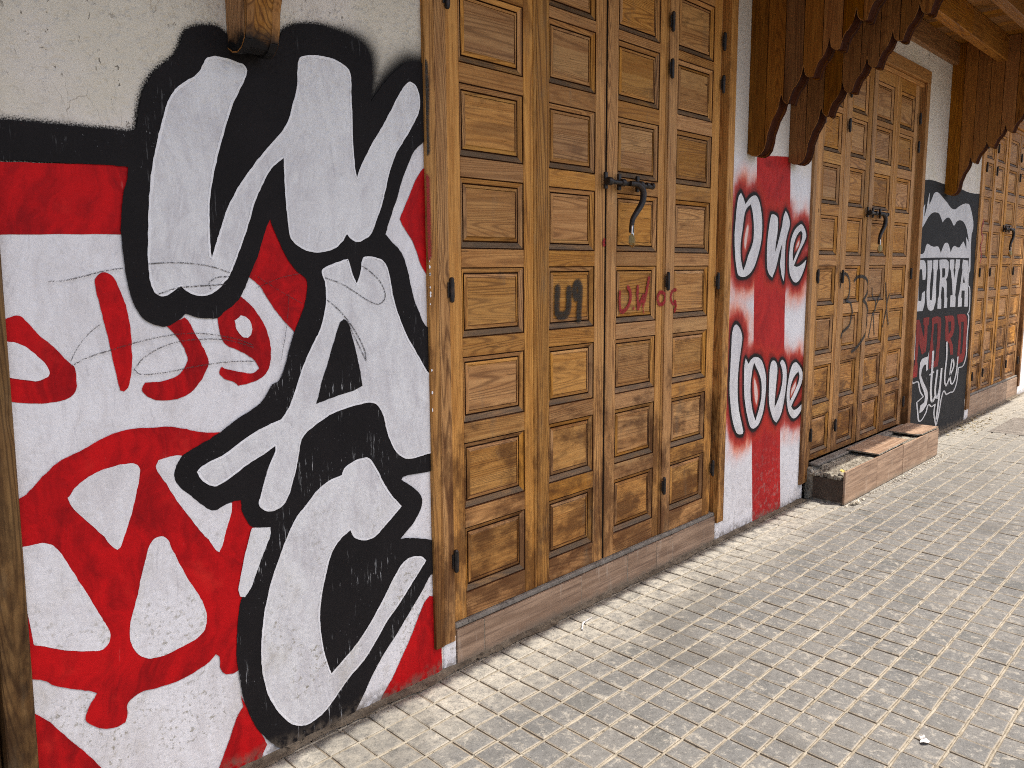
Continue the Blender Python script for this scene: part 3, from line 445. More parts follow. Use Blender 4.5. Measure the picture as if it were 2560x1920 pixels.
# pier 2 : letters with black edge and red spray, stored as distance fields
LV=[smoothpoly(P) for P in ART['love']]; LH=[smoothpoly(P[0]) for P in ART['lovehole'].values()]; ST=[smoothpoly(P) for P in ART['stripe']]
SLV=[smoothpoly(P) for P in ART['sliver']]
def dlove(X,Z):
    d=np.full(X.shape,9.)
    for P in LV: d=np.minimum(d,segdist(X,Z,P))
    for P in LH: d=np.maximum(d,-segdist(X,Z,P))
    return d
def dstripe(X,Z): return segdist(X,Z,ST[0])
def dsliver(X,Z):
    d=np.full(X.shape,9.)
    for P in SLV: d=np.minimum(d,segdist(X,Z,P))
    return d
def mat_love():
    t=NT('one_love_pier'); z=t.xyz()[2]
    base=t.mix(t.noise(t.pos,2.2,4,.6),(.80,.735,.64),(.67,.605,.52)); base=chips(t,base,(.12,.10,.08),70,.68)
    wh=brushed(t,(.80,.775,.765),(.66,.63,.62)); n0=t.noise(t.pos,9,4,.6)
    base=t.mix(t.ramp(t.math('ADD',z,t.math('MULTIPLY',n0,.25)),1.98,2.15,1,0),base,wh)
    d=t.attr('dl'); n=t.noise(t.vmul(t.pos,(1,1,.45)),15,4,.62); nf=t.noise(t.pos,300,2,.6)
    e=t.math('ADD',d,t.math('MULTIPLY',t.math('SUBTRACT',n,.5),.11)); e=t.math('ADD',e,t.math('MULTIPLY',t.math('SUBTRACT',nf,.5),.014))
    pn=t.ramp(t.noise(t.vmul(t.pos,(1,1,.6)),6,3,.6),.35,.62,.15,1.)
    col=t.mix(t.math('MULTIPLY',t.ramp(e,.06,.19,.9,0.),pn),base,(.80,.24,.12))
    st=t.attr('ds'); ste=t.math('ADD',st,t.math('MULTIPLY',t.math('SUBTRACT',t.noise(t.pos,60,3),.5),.006))
    redc=brushed(t,(.50,.022,.018),(.33,.012,.012),1.7); redc=t.mix(t.ramp(t.noise(t.pos,5,3,.6),.58,.72,0,.7),redc,(.14,.008,.008))
    col=t.mix(t.ramp(ste,-.003,.003,1,0),col,redc)
    g=t.ramp(e,.045,.105,.94,0.); col=t.mix(g,col,(.46,.026,.014)); g=t.ramp(e,.018,.060,.72,0.); col=t.mix(g,col,(.15,.008,.007))
    e2=t.math('ADD',d,t.math('MULTIPLY',t.math('SUBTRACT',n,.5),.02)); k=t.ramp(t.math('ADD',e2,t.math('MULTIPLY',nf,.006)),.016,.030,1,0); col=t.mix(k,col,(.014,.010,.010))
    sl=t.attr('dv'); col=t.mix(t.ramp(sl,-.002,.020,1,0),col,(.55,.10,.06)); col=t.mix(t.ramp(sl,-.004,.004,1,0),col,(.75,.55,.48))
    fl=t.math('MULTIPLY',t.ramp(t.noise(t.vmul(t.pos,(23,23,9)),1,5,.85),.735,.75),t.ramp(z,.95,1.1,1,0)); col=t.mix(t.math('MULTIPLY',fl,t.ramp(z,.12,.2)),col,(.70,.66,.62))
    z_=t.ramp(z,.0,.6,.5,0); col=t.mix(t.math('MULTIPLY',z_,t.ramp(t.noise(t.pos,30,5,.7),.5,.65)),col,(.30,.27,.23))
    col=damp(t,col); return t.out(col,.65,plaster_bump(t,.6),.15)
p2=wallgrid('wall_pier',3.70,4.72,-.02,2.79,.0075,{'dl':dlove,'ds':dstripe,'dv':dsliver},mat_love(),B)
p2['label']='narrow white pier with a red stripe and the words one love'
rect2=(3.72,4.70,.0,2.7)
HM={0:0,2:1,4:2,6:3}
nm=['O','n','e','l','o','v','e']
for i,P in enumerate(ART['love']):
    film('spray_letter',[P],1,M['letter'],p2,rect2,holes=ART['lovehole'].get(i),wobble=.001,label='white brushed letter %s with black edge and red spray'%nm[i])
# pier 3 : black with white wave, CURVA / NORD / Style
p3=wallgrid('wall_pier',6.55,8.20,-.02,2.79,.03,{'ink':zero},M['plaster'],B); p3['label']='pier painted black from waist to foot with CURVA NORD Style lettering under a white wave'
rect3=(6.56,8.148,.002,2.7)
def ink3(X,Z): return segdist(X,Z,smoothpoly(ART['curvabg'][0]))
film('black_ground_paint',ART['curvabg'],1,M['softblack'],p3,rect3)
film('white_wave',ART['wave'],2,M['greywhite'],p3,rect3)
for i,P in enumerate(ART['curva']): film('block_letter',[P],2,M['greywhite'],p3,rect3,holes=ART['curvahole'].get(i),sub=2,label='white block letter '+'CURVA'[i])
for i,P in enumerate(ART['nord']): film('block_letter',[P],2,M['nordred'],p3,rect3,holes=ART['nordhole'].get(i),sub=2,label='dull red block letter '+'NORD'[i])
strokes('white_border_line',ART['frame'],2.6,M['greywhite'],p3)
film('script_lettering',ART['styleS'],3.4,M['greywhite'],p3,rect3,label='white script capital S of the word Style')
for i,q_ in enumerate(ART['style']): strokes('script_lettering',[q_],3.6+.15*i,M['greywhite'],p3)
# remaining piers and the wall above
p0=wallgrid('wall_pier',-2.6,-1.46,-.02,2.79,.05,{'ink':zero},M['plaster'],B)
p4=wallgrid('wall_pier',10.17,13.6,-.02,5.9,.06,{'ink':zero},M['white'],B); p4['label']='plain white wall in full sun beyond the last door'
up=wallgrid('wall',-2.6,10.17,2.79,5.9,.06,{'ink':zero},M['plaster'],B)
# ---------------------------------------------------------------- doors
PB=[.248,.556,.863,1.163,1.464,1.768,2.073,2.345]; PH=[.240,.240,.235,.242,.240,.240,.235,.245]
def moulded_panel(mb,x0,x1,z0,z1,y,r):
    'quirk, ovolo slope, groove, raised flat field; the lower slope is a dark weathered ledge'
    def loop(ins,dy,insb=None): b=insb if insb is not None else ins; return [(x0+ins,y+dy,z0+b),(x1-ins,y+dy,z0+b),(x1-ins,y+dy,z1-ins),(x0+ins,y+dy,z1-ins)]
    Ls=[loop(0,0),loop(.0022,.007),loop(.0040,.003,.005),loop(.0178,.0125,.0235),loop(.0186,.0205,.0245),loop(.0226,.0205,.0285),loop(.0234,.0125,.0293),loop(.0330,.0085,.0400),loop(.0342,.0115,.0412),loop(.0368,.0100,.0438)]
    for k in range(len(Ls)-1):
        a,b=Ls[k],Ls[k+1]; rr=random.random()
        for i in range(4):
            j=(i+1)%4; mi=1 if i in (0,2) else 0
            if i==0 and k in (2,): mi=2
            if k in (0,1,3,4,5,7): mi=3
            mb.face([a[i],a[j],b[j],b[i]],mi,(r+.13*i+.31*(k//3))%1)
    # field with a faint cup
    c=Ls[-1]; mb.face(c,1,(r*3.7)%1)
def door(name,L,Rr,bounds,hj,z0,boltx,label,seedv,lean=None,stile='stile'):
    random.seed(seedv)
    yl=.012; ztop=2.70
    fr=MB(); fz=.10
    cw=.098; xr0=Rr-.098
    # casings made of two strips each, small arris
    for a,b in ((L,L+cw*.42),(L+cw*.42+.0012,bounds[0]-.0015)): fr.box((a,-.016 if a==L else -.012,fz),(b,.07,ztop+.002),0,bev=.0025)
    fr.box((bounds[-1]+.002,.028,fz+.04),(xr0+.035,.07,ztop),0,bev=.002)
    fr.box((xr0+.036,-.020,fz),(Rr,.07,ztop+.002),0,bev=.003)
    fr.box((L-.004,-.020,ztop+.0035),(Rr+.004,.07,2.79),1,bev=.004)
    fr.box((bounds[0],.004,ztop-.028),(xr0+.035,.07,ztop+.001),1,bev=.003)
    if lean:
        fr.v=[(x-lean*max(0,1.25-z)*(1 if x>Rr-.2 else .6),y,z) for x,y,z in fr.v]
    D=fr.build('door',[M[stile],M['rail']],B); D['label']=label
    bk=MB(); bk.box((L+.02,.071,z0-.05),(Rr-.02,.08,2.75),0); bk.build('crack_shade_sheet',[M['gap']],D)  # near-black sheet behind the leaves, paints the shade seen through the cracks
    for i in range(4):
        a,b=bounds[i]+.0015,bounds[i+1]-.0015
        if i==2: a+=.008
        if i==1: b-=.002
        lf=MB(); tl=random.uniform(-.002,.002); y=yl+tl; sw=.070 if i!=0 else .074
        pa,pb=a+sw,b-sw+.004
        r1,r2=random.random(),random.random()
        lf.box((a,y,z0),(pa,.055,ztop-.03),0,r1,bev=.0018); lf.box((pb,y,z0),(b,.055,ztop-.03),0,r2,bev=.0018)
        if i in (0,2): lf.box((b-.020,y-.003,z0+.004),(b-.004,y+.004,ztop-.034),0,(r2+.3)%1,bev=.0015)   # meeting bead
        zs=[z0]+[v for k in range(8) for v in (PB[k],PB[k]+PH[k])]+[ztop-.03]
        zs=[z0]+[v for k in range(8) for v in (PB[k]+random.uniform(-.002,.002),PB[k]+PH[k]+random.uniform(-.002,.002))]+[ztop-.03]
        for k in range(0,len(zs),2): lf.box((pa+.0006,y+.0006,zs[k]),(pb-.0006,.054,zs[k+1]),1,None,bev=.0012)
        for k in range(8): moulded_panel(lf,pa,pb,zs[2*k+1],zs[2*k+2],y+.001,random.random())
        lo=lf.build('door_leaf',[M[stile],M['rail'],M['ledge'],M['groove']],D)
    ms=MB(); ms.box((bounds[2]-.0034,.0165,z0+.002),(bounds[2]+.0094,.056,ztop-.031),0); ms.build('meeting_gap_shade',[M['gap']],D)  # near-black strip stands in for the deep shade between the middle leaves
    for j in hj:
        for hz in (.39,1.335,2.25,2.45):
            if random.random()<.0: continue
            bm=bmesh.new(); bmesh.ops.create_cone(bm,cap_ends=True,segments=10,radius1=.0085,radius2=.0085,depth=.066)
            bmesh.ops.create_uvsphere(bm,u_segments=8,v_segments=5,radius=.0088,matrix=Matrix.Translation((0,0,.034))); bmesh.ops.create_uvsphere(bm,u_segments=8,v_segments=5,radius=.0088,matrix=Matrix.Translation((0,0,-.034)))
            for s in (-1,1):
                c=bmesh.ops.create_cube(bm,size=1)['verts']
                for v in c: v.co=Vector((v.co.x*.010+s*.010,v.co.y*.003+.004,v.co.z*.050))
            me=bpy.data.meshes.new('hinge'); bm.to_mesh(me); bm.free(); me.materials.append(M['iron']); h=link(bpy.data.objects.new('hinge',me),D); h.location=(bounds[j]+.001,-.004 if j else -.018,hz+random.uniform(-.006,.006))
    if boltx: bolt(D,boltx)
    return D
def tube(bm,path,rad,seg=10):
    P=[Vector(p) for p in path]; rings=[]; up=Vector((0,1,0))
    for i,p in enumerate(P):
        d=(P[min(i+1,len(P)-1)]-P[max(i-1,0)]).normalized(); a=d.cross(up)
        if a.length<.1: a=d.cross(Vector((1,0,0)))
        a.normalize(); b=d.cross(a); rr=rad[i] if isinstance(rad,(list,tuple)) else rad
        rings.append([bm.verts.new(p+(a*math.cos(t)+b*math.sin(t))*rr) for t in [2*math.pi*k/seg for k in range(seg)]])
    for A_,B_ in zip(rings,rings[1:]):
        for k in range(seg): bm.faces.new((A_[k],A_[(k+1)%seg],B_[(k+1)%seg],B_[k]))
    bm.faces.new(rings[0][::-1]); bm.faces.new(rings[-1])
def bmobj(bm,name,mat,parent,smooth=True):
    bmesh.ops.recalc_face_normals(bm,faces=bm.faces)
    me=bpy.data.meshes.new(name); bm.to_mesh(me); bm.free(); me.materials.append(mat)
    if smooth:
        for p in me.polygons: p.use_smooth=True
        me.set_sharp_from_angle(angle=R_(40))
    return link(bpy.data.objects.new(name,me),parent)
def spl(pts,n=8):
    P=[Vector(p) for p in pts]; out=[]
    for i in range(len(P)-1):
        p0=P[max(i-1,0)];p1=P[i];p2=P[i+1];p3=P[min(i+2,len(P)-1)]
        for k in range(n):
            t=k/n; out.append(.5*((2*p1)+(p2-p0)*t+(2*p0-5*p1+4*p2-p3)*t*t+(3*p1-p0-3*p2+p3)*t**3))
    out.append(P[-1]); return out
def bolt(D,x):
    'sliding bolt across the meeting stiles: rod, collars, three strap plates; curved hasp hangs from it'
    z=1.742; y=-.022
    bm=bmesh.new(); tube(bm,[(x-.035,y,z),(x+.28,y,z-.004)],.0095)
    for a,b,r in ((x-.035,x-.008,.0165),(x+.058,x+.082,.0155),(x+.188,x+.212,.0155),(x+.235,x+.255,.0135),(x+.275,x+.290,.0145)): tube(bm,[(a,y,z),(a+.004,y,z),(b-.004,y,z),(b,y,z)],[r*.8,r,r,r*.8],12)
    b_=bmobj(bm,'bolt',M['iron'],D)
    for px in (x-.022,x+.07,x+.20):
        bm=bmesh.new(); c=bmesh.ops.create_cube(bm,size=1)['verts']
        for v in c: v.co=Vector((px+v.co.x*.018,-.003+v.co.y*.012,z+.004+v.co.z*.066))
        bmesh.ops.bevel(bm,geom=list(bm.edges),offset=.002,segments=1,affect='EDGES')
        bmobj(bm,'strap_plate',M['iron'],b_,False)
    bm=bmesh.new(); P=spl([(x+.105,y-.012,z-.002),(x+.150,y-.020,z-.004),(x+.178,y-.026,z-.030),(x+.172,y-.026,z-.075),(x+.140,y-.022,z-.115),(x+.112,y-.020,z-.150),(x+.105,y-.020,z-.200)]); n=len(P)
    tube(bm,P,[.0105+.003*math.sin(math.pi*min(1,i/n*1.2)) for i in range(n)],12); bmobj(bm,'hasp_handle',M['iron'],b_)
def padlock(x,label):
    T=empty('padlock',(x+.108,-.045,1.535)); tag(T,label,'padlock','padlocks on the door bolts')
    bm=bmesh.new(); c=bmesh.ops.create_cube(bm,size=1)['verts']
    for v in c: v.co=Vector((v.co.x*.046,v.co.y*.018,v.co.z*.036-.022))
    bmesh.ops.bevel(bm,geom=list(bm.edges),offset=.005,segments=2,affect='EDGES'); b_=bmobj(bm,'lock_body',M['brass'],T,True)
    bm=bmesh.new(); tube(bm,spl([(-.014,0,-.006),(-.014,0,.018),(-.007,0,.031),(.007,0,.031),(.014,0,.018),(.014,0,-.006)],5),.0036,8); bmobj(bm,'shackle',M['steel'],T)
    T.rotation_euler=(0,R_(14),R_(28)); T.scale=(1.25,1.25,1.25); return T
d0=door('door',-1.44,.566,[-1.34,-.87,-.44,.02,.462],(0,3),.155,None,'brown wooden folding door at the left edge, only its casing in view',11,lean=.036,stile='oldstile')
d1=door('door',1.757,3.727,[1.853,2.314,2.737,3.185,3.630],(0,3,4),.155,2.735,'large four leaf pine door with black and red sprayed letters',21)
d2=door('door',4.662,6.600,[4.775,5.180,5.580,6.030,6.462],(0,1,4),.215,5.565,'pine folding door above the tiled step, sprayed with a black 33',31)
d3=door('door',8.150,10.170,[8.265,8.675,9.090,9.560,10.075],(0,1,3,4),.225,9.075,'farthest pine folding door, its right foot in sunlight',41)
padlock(2.735,'brass padlock hanging from the bolt of the nearest large door'); padlock(5.565,'padlock hanging from the bolt of the door behind the tiled step'); padlock(9.075,'padlock hanging from the bolt of the farthest door')
# sprayed tags that follow the relief of the leaves
def relief(x,z,bounds):
    y=.012
    for i in range(4):
        a,b=bounds[i],bounds[i+1]
        if a<=x<=b:
            pa,pb=a+.0015+(.070 if i else .074),b-.0015-.070+.004
            if pa<x<pb:
                for k in range(8):
                    z0,z1=PB[k],PB[k]+PH[k]
                    if z0<z<z1:
                        e=min(x-pa,pb-x,z1-z,(z-z0)*.9); 
                        pr=((0,0),(.0040,.003),(.0178,.0125),(.0186,.0165),(.0226,.0165),(.0234,.0125),(.0330,.0085),(.0368,.0100))
                        for (e0,d0_),(e1,d1_) in zip(pr,pr[1:]):
                            if e<=e1: return y+d0_+(d1_-d0_)*(e-e0)/(e1-e0)-.001
                        return y+.0105
            if (i in (0,2) and x>b-.024) : return y-.003
            return y
    return y
def mat_spray(name,c):
    t=NT(name); t.out(c,.55,None,.3); cov=t.attr('cov'); n=t.noise(t.pos,420,2,.6); m=t.noise(t.vmul(t.pos,(1,1,14)),14,4,.7)
    k=t.math('MULTIPLY',t.ramp(t.math('ADD',cov,t.math('MULTIPLY',t.math('SUBTRACT',n,.5),.55)),.22,.75),t.ramp(m,.30,.52,.55,.96 if 'red' in name else .82))
    tr=t.n('ShaderNodeBsdfTransparent'); mx=t.n('ShaderNodeMixShader'); t.put(mx.inputs[0],k); t.t.links.new(tr.outputs[0],mx.inputs[1]); t.t.links.new(t.b.outputs[0],mx.inputs[2]); t.t.links.new(mx.outputs[0],t.o.inputs[0]); return t.m
def spraytag(name,sts,bounds,mat,parent,soft,label,lift=.0028,ws=1.):
    'thin film draped over the mouldings; cov = how much paint reached each point'
    pts=[]; 
    for P,wx,wz in sts:
        Q=smoothpoly(P,False,6,75); pts.append((Q,max(wx,wz*1.0)/2000*ws))
    xs=[p.x for Q,_ in pts for p in Q]; zs=[p.y for Q,_ in pts for p in Q]; m=.03+soft
    x0,x1,z0,z1=min(xs)-m,max(xs)+m,min(zs)-m,max(zs)+m; st=.0045
    X,Zg=np.meshgrid(np.arange(x0,x1,st),np.arange(z0,z1,st)); cov=np.zeros(X.shape)
    for Q,w in pts:
        A=np.array([(p.x,p.y) for p in Q]); best=np.full(X.shape,9.)
        for a,b in zip(A,A[1:]):
            d=b-a; L=d@d+1e-12; t=np.clip(((X-a[0])*d[0]+(Zg-a[1])*d[1])/L,0,1); best=np.minimum(best,(X-a[0]-t*d[0])**2+(Zg-a[1]-t*d[1])**2)
        cov=np.maximum(cov,np.clip(1-(np.sqrt(best)-w*.55)/(w*.5+soft),0,1))
    use=(cov>.02)&((X>=1.7575)|(X<1.6)); idx=-np.ones(X.shape,int); v=[];c=[];f=[]
    def vid(j,i):
        if idx[j,i]<0: idx[j,i]=len(v); x,z=X[j,i],Zg[j,i]; v.append((x,min(relief(x,z,bounds),relief(x+.002,z,bounds),relief(x-.002,z,bounds),relief(x,z+.002,bounds),relief(x,z-.002,bounds))-lift,z)); c.append(cov[j,i])
        return int(idx[j,i])
    for j in range(X.shape[0]-1):
        for i in range(X.shape[1]-1):
            if use[j:j+2,i:i+2].any(): f.append((vid(j,i),vid(j,i+1),vid(j+1,i+1),vid(j+1,i)))
    me=bpy.data.meshes.new(name); me.from_pydata(v,[],f); a=me.attributes.new('cov','FLOAT','POINT'); a.data.foreach_set('value',np.array(c,np.float32)); me.materials.append(mat)
    o=link(bpy.data.objects.new(name,me),parent); o['label']=label; return o
b1=[1.853,2.314,2.737,3.185,3.630]; b2=[4.775,5.180,5.580,6.030,6.462]
spraytag('sprayed_tag',ART['tagblack'],b1,mat_spray('black_spray',(.010,.011,.008)),d1,.016,'faded black sprayed letters on the second leaf',ws=1.25)
_rs=mat_spray('red_spray',(.30,.008,.010)); spraytag('sprayed_dot',ART['dot'],b1,_rs,d1,.004,'small red dot with a run on the third leaf')
spraytag('sprayed_tag',ART['tagred'],b1,_rs,d1,.004,'red sprayed letters U.W 08 across the third and fourth leaf',ws=1.25)
spraytag('sprayed_tag',ART['tag33'],b2,mat_spray('thin_black_spray',(.012,.012,.010)),d2,.005,'thin black sprayed 33 and scrawl',ws=.72)
_rel=relief
relief=lambda x,z,b:-.016 if x<1.80 else -.014
blk_sp=bpy.data.materials['black_spray']; red_sp=bpy.data.materials['red_spray']
spraytag('sprayed_tag',[([(8285,1800),(8240,1700),(8300,1640),(8240,1560),(8290,1480),(8260,1420)],20,10)],None,red_sp,d3,.006,'small red scrawl on the left casing',lift=.002)
spraytag('overspray',[([(1752,2030),(1755,1930),(1752,1850),(1754,1770)],24,24)],None,blk_sp,d1,.014,'black overspray on the left casing edge',lift=.0012)
spraytag('overspray',[([(1751,1680),(1752,1560),(1751,1440)],10,10)],None,red_sp,d1,.022,'red overspray on the left casing edge',lift=.0014)
relief=_rel
random.seed(15)
for k in range(12):
    zz=random.choice((random.uniform(.25,1.1),random.uniform(1.25,1.45))); cx=1.7585+random.uniform(0,.003); rx=random.uniform(.002,.0045); rz=rx*random.uniform(.9,2.2)
    mb=MB(); mb.face([(max(1.7572,cx+rx*math.cos(t_)*random.uniform(.8,1.1)),-.0172,zz+rz*math.sin(t_)*random.uniform(.8,1.1)) for t_ in [2*math.pi*q/10 for q in range(10)]]); mb.build('paint_drip',[M['rim']],d1)
# plinth, sills and tiled risers under doors 1 and 3
def riser(x0,x1,z1,joints,yf=-.006):
    mb=MB(); xs=[x0]+joints+[x1]
    for a,b in zip(xs,xs[1:]): mb.box((a+.0012,yf+random.uniform(-.0012,.0012),-.02),(b-.0012,.06,z1+random.uniform(-.003,.001)),0,bev=.0012)
    o=mb.build('door_sill',[M['riser'],M['cap']],B)
    mc=MB(); n=60
    mc.box((x0,-.001,z1+.001),(x1,.09,z1+.020),0,bev=.004); mc.build('sill_mortar',[M['cap']],o); 
    mj=MB()
    for j in joints: mj.box((j-.004,yf+.001,-.02),(j+.004,.05,z1-.004),0)
    mj.build('tile_joint',[M['mortar']],o)
    return o
riser(1.863,3.668,.134,[2.00,2.57,2.90,3.13,3.27])
riser(8.262,10.14,.205,[8.9,9.5,9.66])
for a,b,h in ((1.800,1.8615,.115),(3.668,3.72,.10),(8.16,8.262,.195),(10.141,10.19,.20)):
    pl=MB(); pl.box((a,-.0035,-.02),(b,.06,h),0,bev=.003); pl.build('wall_foot',[M['white']],B)
# ---------------------------------------------------------------- brackets and balcony
def profile():
    P=[(0,1.962),(.028,1.946),(.052,1.942),(.075,1.951),(.092,1.972),(.102,2.01),(.106,2.045),(.120,2.082),(.127,2.105),(.148,2.14),(.158,2.165),(.165,2.205),(.170,2.222),(.180,2.190),(.196,2.174)]
    c=Vector((.207,2.175))
    for k in range(8):
        for a,b in ((.0,.0),(.008,.030),(.020,.060),(.028,.072),(.034,.074),(.050,.098),(.061,.126),(.0655,.148),(.068,.166),(.0705,.148),(.077,.122),(.090,.108),(.104,.103)): P.append((c.x+a,c.y+b))
        c+=Vector((.118,.1035))
    P=[p for p in P if p[1]<2.90 and p[0]<1.04]; P+=[(1.045,2.90),(1.045,3.075),(0,3.075)]
    return [Vector(p) for p in P]
PR=profile()
BW2=mat_wood('worn_arris_highlight','y',(.42,.20,.07),(.30,.13,.04),(.10,.035,.01),soil=.2)
def strip(P,a,b): return clip(P,a,b,0,9)
def bracket(x,label,seedv,mats=None):
    random.seed(seedv); th=.092
    mb=MB()
    def plate(P,xa,xb,mi,r,edge=1):
        P=[p for i,p in enumerate(P) if (p-P[i-1]).length>1e-5]
        if len(P)<3: return
        bm=bmesh.new(); vs=[bm.verts.new((0,-p.x,p.y)) for p in P]
        ed=[bm.edges.new((vs[i-1],vs[i])) for i in range(len(vs))]
        bmesh.ops.triangle_fill(bm,use_beauty=True,edges=ed)
        for f in bm.faces:
            q=[v.co for v in f.verts]; 
            mb.face([(xa,c.y,c.z) for c in q],mi,r); mb.face([(xb,c.y,c.z) for c in reversed(q)],mi,r)
        bm.free()
        for i in range(len(P)):
            a,b=P[i-1],P[i]; mb.face([(xa,-a.x,a.y),(xa,-b.x,b.y),(xb,-b.x,b.y),(xb,-a.x,a.y)],1,r)
    bw=.0905; k=0; a=0.
    while a<1.045:
        b=min(a+bw,1.045); r=random.random(); rr=(r+.4)%1; y=random.uniform(-.0008,.0008)
        S=strip(PR,a+.0015,b-.0015)
        plate(S,x+y,x+.021,0,r); plate(S,x+th-.021,x+th+y,0,rr); a=b
    core=[Vector((p.x,min(3.07,p.y+.005))) for p in PR]
    plate(core,x+.0212,x+th-.0212,1,.3)
    low=[p for p in PR if p.y<2.89]
    for i in range(len(low)-1):                      # worn pale arris, painting in the highlight along the scalloped edge
        p,q=low[i],low[i+1]
        if (q-p).length<1e-4: continue
        n=Vector((-(q-p).y,(q-p).x)).normalized()*.0032
        w=.5+.5*mnoise.noise(Vector((p.x*14,p.y*14,seedv)))
        if w<.33: continue
        for xx,sg in ((x-.0012,1),(x+th+.0012,-1)):
            P=[(xx,-p.x,p.y),(xx,-q.x,q.y),(xx,-(q+n).x,(q+n).y),(xx,-(p+n).x,(p+n).y)]; mb.face(P if sg>0 else P[::-1],2,.6)
    o=mb.build('bracket',(mats or [M['brackwood'],M['brackedge']])+[BW2],B); o['label']=label
    return o
bracket(1.105,'planked wooden bracket whose carved foot ends on the black paint above the W',5,[BW,BW])
bracket(3.891,'planked bracket with scalloped lower edge above the word one, the nearer of the pair',6)
bracket(4.360,'planked bracket with scalloped lower edge above the word one, the farther of the pair',7)
bracket(7.145,'planked bracket with scalloped lower edge above the black pier',8)
BX0,BX1=-2.6,10.25
mb=MB(); random.seed(3); x=BX0
while x<BX1:
    mb.box((x+.001,-1.05,3.078),(min(x+.088,BX1)-.001,.0,3.10),0,bev=.002); x+=.089
bal=mb.build('balcony',[M['soffit']],B); bal['label']='wooden balcony floor carried by the brackets, boarded underneath'
def beamx(y0,y1,z0,z1,name='beam'):
    mb=MB(); x=BX0
    while x<BX1:
        x2=min(x+random.uniform(2.6,3.4),BX1); mb.box((x+.001,y0,z0),(x2-.001,y1,z1),0,bev=.004); x=x2
    return mb.build(name,[M['beam']],bal)
beamx(-.045,-.001,2.925,3.077,'wall_plate'); beamx(-.375,-.305,2.900,3.077); beamx(-.715,-.645,2.900,3.077); beamx(-1.045,-.985,2.885,3.077)
mb=MB(); mb.box((BX0,-1.06,3.101),(BX1,0,3.17),0); mb.build('floor_slab',[M['beam']],bal)
# fretted fascia along the outer edge
mb=MB(); x=BX0; random.seed(9)
while x<BX1-.01:
    w=.10; r=random.random(); n=8
    for k in range(n):
        a,b=x+w*k/n,x+w*(k+1)/n; za=2.93-.045*math.sin(math.pi*k/n); zb=2.93-.045*math.sin(math.pi*(k+1)/n)
        mb.face([(a,-1.072,za),(b,-1.072,zb),(b,-1.072,3.20),(a,-1.072,3.20)],0,r); mb.face([(a,-1.052,3.20),(b,-1.052,3.20),(b,-1.052,zb),(a,-1.052,za)],0,r); mb.face([(a,-1.052,za),(b,-1.052,zb),(b,-1.072,zb),(a,-1.072,za)],0,r)
    x+=w
mb.build('fascia',[M['brackwood']],bal)
mb=MB()
mb.box((BX0,-1.06,4.05),(BX1,-.98,4.11),0,bev=.006); mb.box((BX0,-1.05,3.25),(BX1,-.99,3.30),0,bev=.004)
mb.build('handrail',[M['beam']],bal)
bm=bmesh.new(); x=BX0+.1
while x<BX1:
    tube(bm,[(x,-1.02,z) for z in (3.17,3.30,3.36,3.5,3.64,3.7,3.84,4.0,4.06)],[.022,.022,.012,.026,.014,.014,.026,.014,.022],6); x+=.16
tb=bmobj(bm,'baluster',M['brackwood'],bal); tb['kind']='stuff'
# back of the building, so that nothing shows through from the side
mb=MB(); mb.box((-2.6,.25,-.02),(13.6,.32,5.9),0); mb.box((-2.62,.0,5.9),(13.62,6,6.0),0); mb.box((13.6,0,-.02),(13.66,6,5.9),0); mb.box((-2.66,0,-.02),(-2.6,6,5.9),0)
mb.build('rear_wall',[M['white']],B)
# ================================================================ THE STEP
st=empty('doorstep',(5.6,-.12,0)); tag(st,'low step clad in brown tiles with a broken near end, below the second large door','step'); st.location=(0,0,0)
random.seed(12)
mb=MB(); xs=[4.742,5.262,5.742,6.262,6.508]
for a,b in zip(xs,xs[1:]): mb.box((a+.0014,-.250+random.uniform(-.0012,.0012),.004),(b-.0014,-.238,.203),0,bev=.0015)
mb.build('front_tile',[M['riser']],st)
mb=MB(); mb.box((4.748,-.237,.016),(4.760,-.055,.150),0,bev=.0015); mb.build('end_tile',[mat_wood('shaded_end_tile','x',(.150,.108,.076),(.095,.066,.046),(.035,.024,.016),soil=.6)],st)  # darker than the far end: this face's shade is put into its colour
mb=MB(); mb.box((6.502,-.237,.0),(6.512,0,.2),0); mb.build('end_tile',[M['riser']],st)
def rough(name,x0,x1,y0,y1,z0,z1,nx,ny,amp,mat,parent,topfn=None):
    bm=bmesh.new(); g={}
    for j in range(ny+1):
        for i in range(nx+1):
            x=x0+(x1-x0)*i/nx;y=y0+(y1-y0)*j/ny; p=Vector((x*22,y*22,1.)); z=z1+amp*(mnoise.noise(p)+.6*mnoise.noise(p*3.1)+.4*mnoise.noise(p*8))
            if topfn: z=topfn(x,y,z)
            g[i,j]=bm.verts.new((x+amp*.5*mnoise.noise(p*1.7+Vector((5,0,0)))*(0 if i in(nx,) else 1),y,z))
    for j in range(ny):
        for i in range(nx): bm.faces.new((g[i,j],g[i+1,j],g[i+1,j+1],g[i,j+1]))
    ring=[g[i,0] for i in range(nx+1)]+[g[nx,j] for j in range(1,ny+1)]+[g[i,ny] for i in range(nx-1,-1,-1)]+[g[0,j] for j in range(ny-1,0,-1)]
    low=[]
    K=6
    prev=ring
    for k in range(1,K+1):
        cur=[bm.verts.new((v.co.x+amp*.7*mnoise.noise(Vector((v.co.y*30,k*1.3,v.co.x*30)))*(1 if k<K else 0),v.co.y,v.co.z+(z0-v.co.z)*k/K)) for v in ring]
        for i in range(len(ring)): bm.faces.new((prev[i-1],cur[i-1],cur[i],prev[i]))
        prev=cur
    return bmobj(bm,name,mat,parent,False)
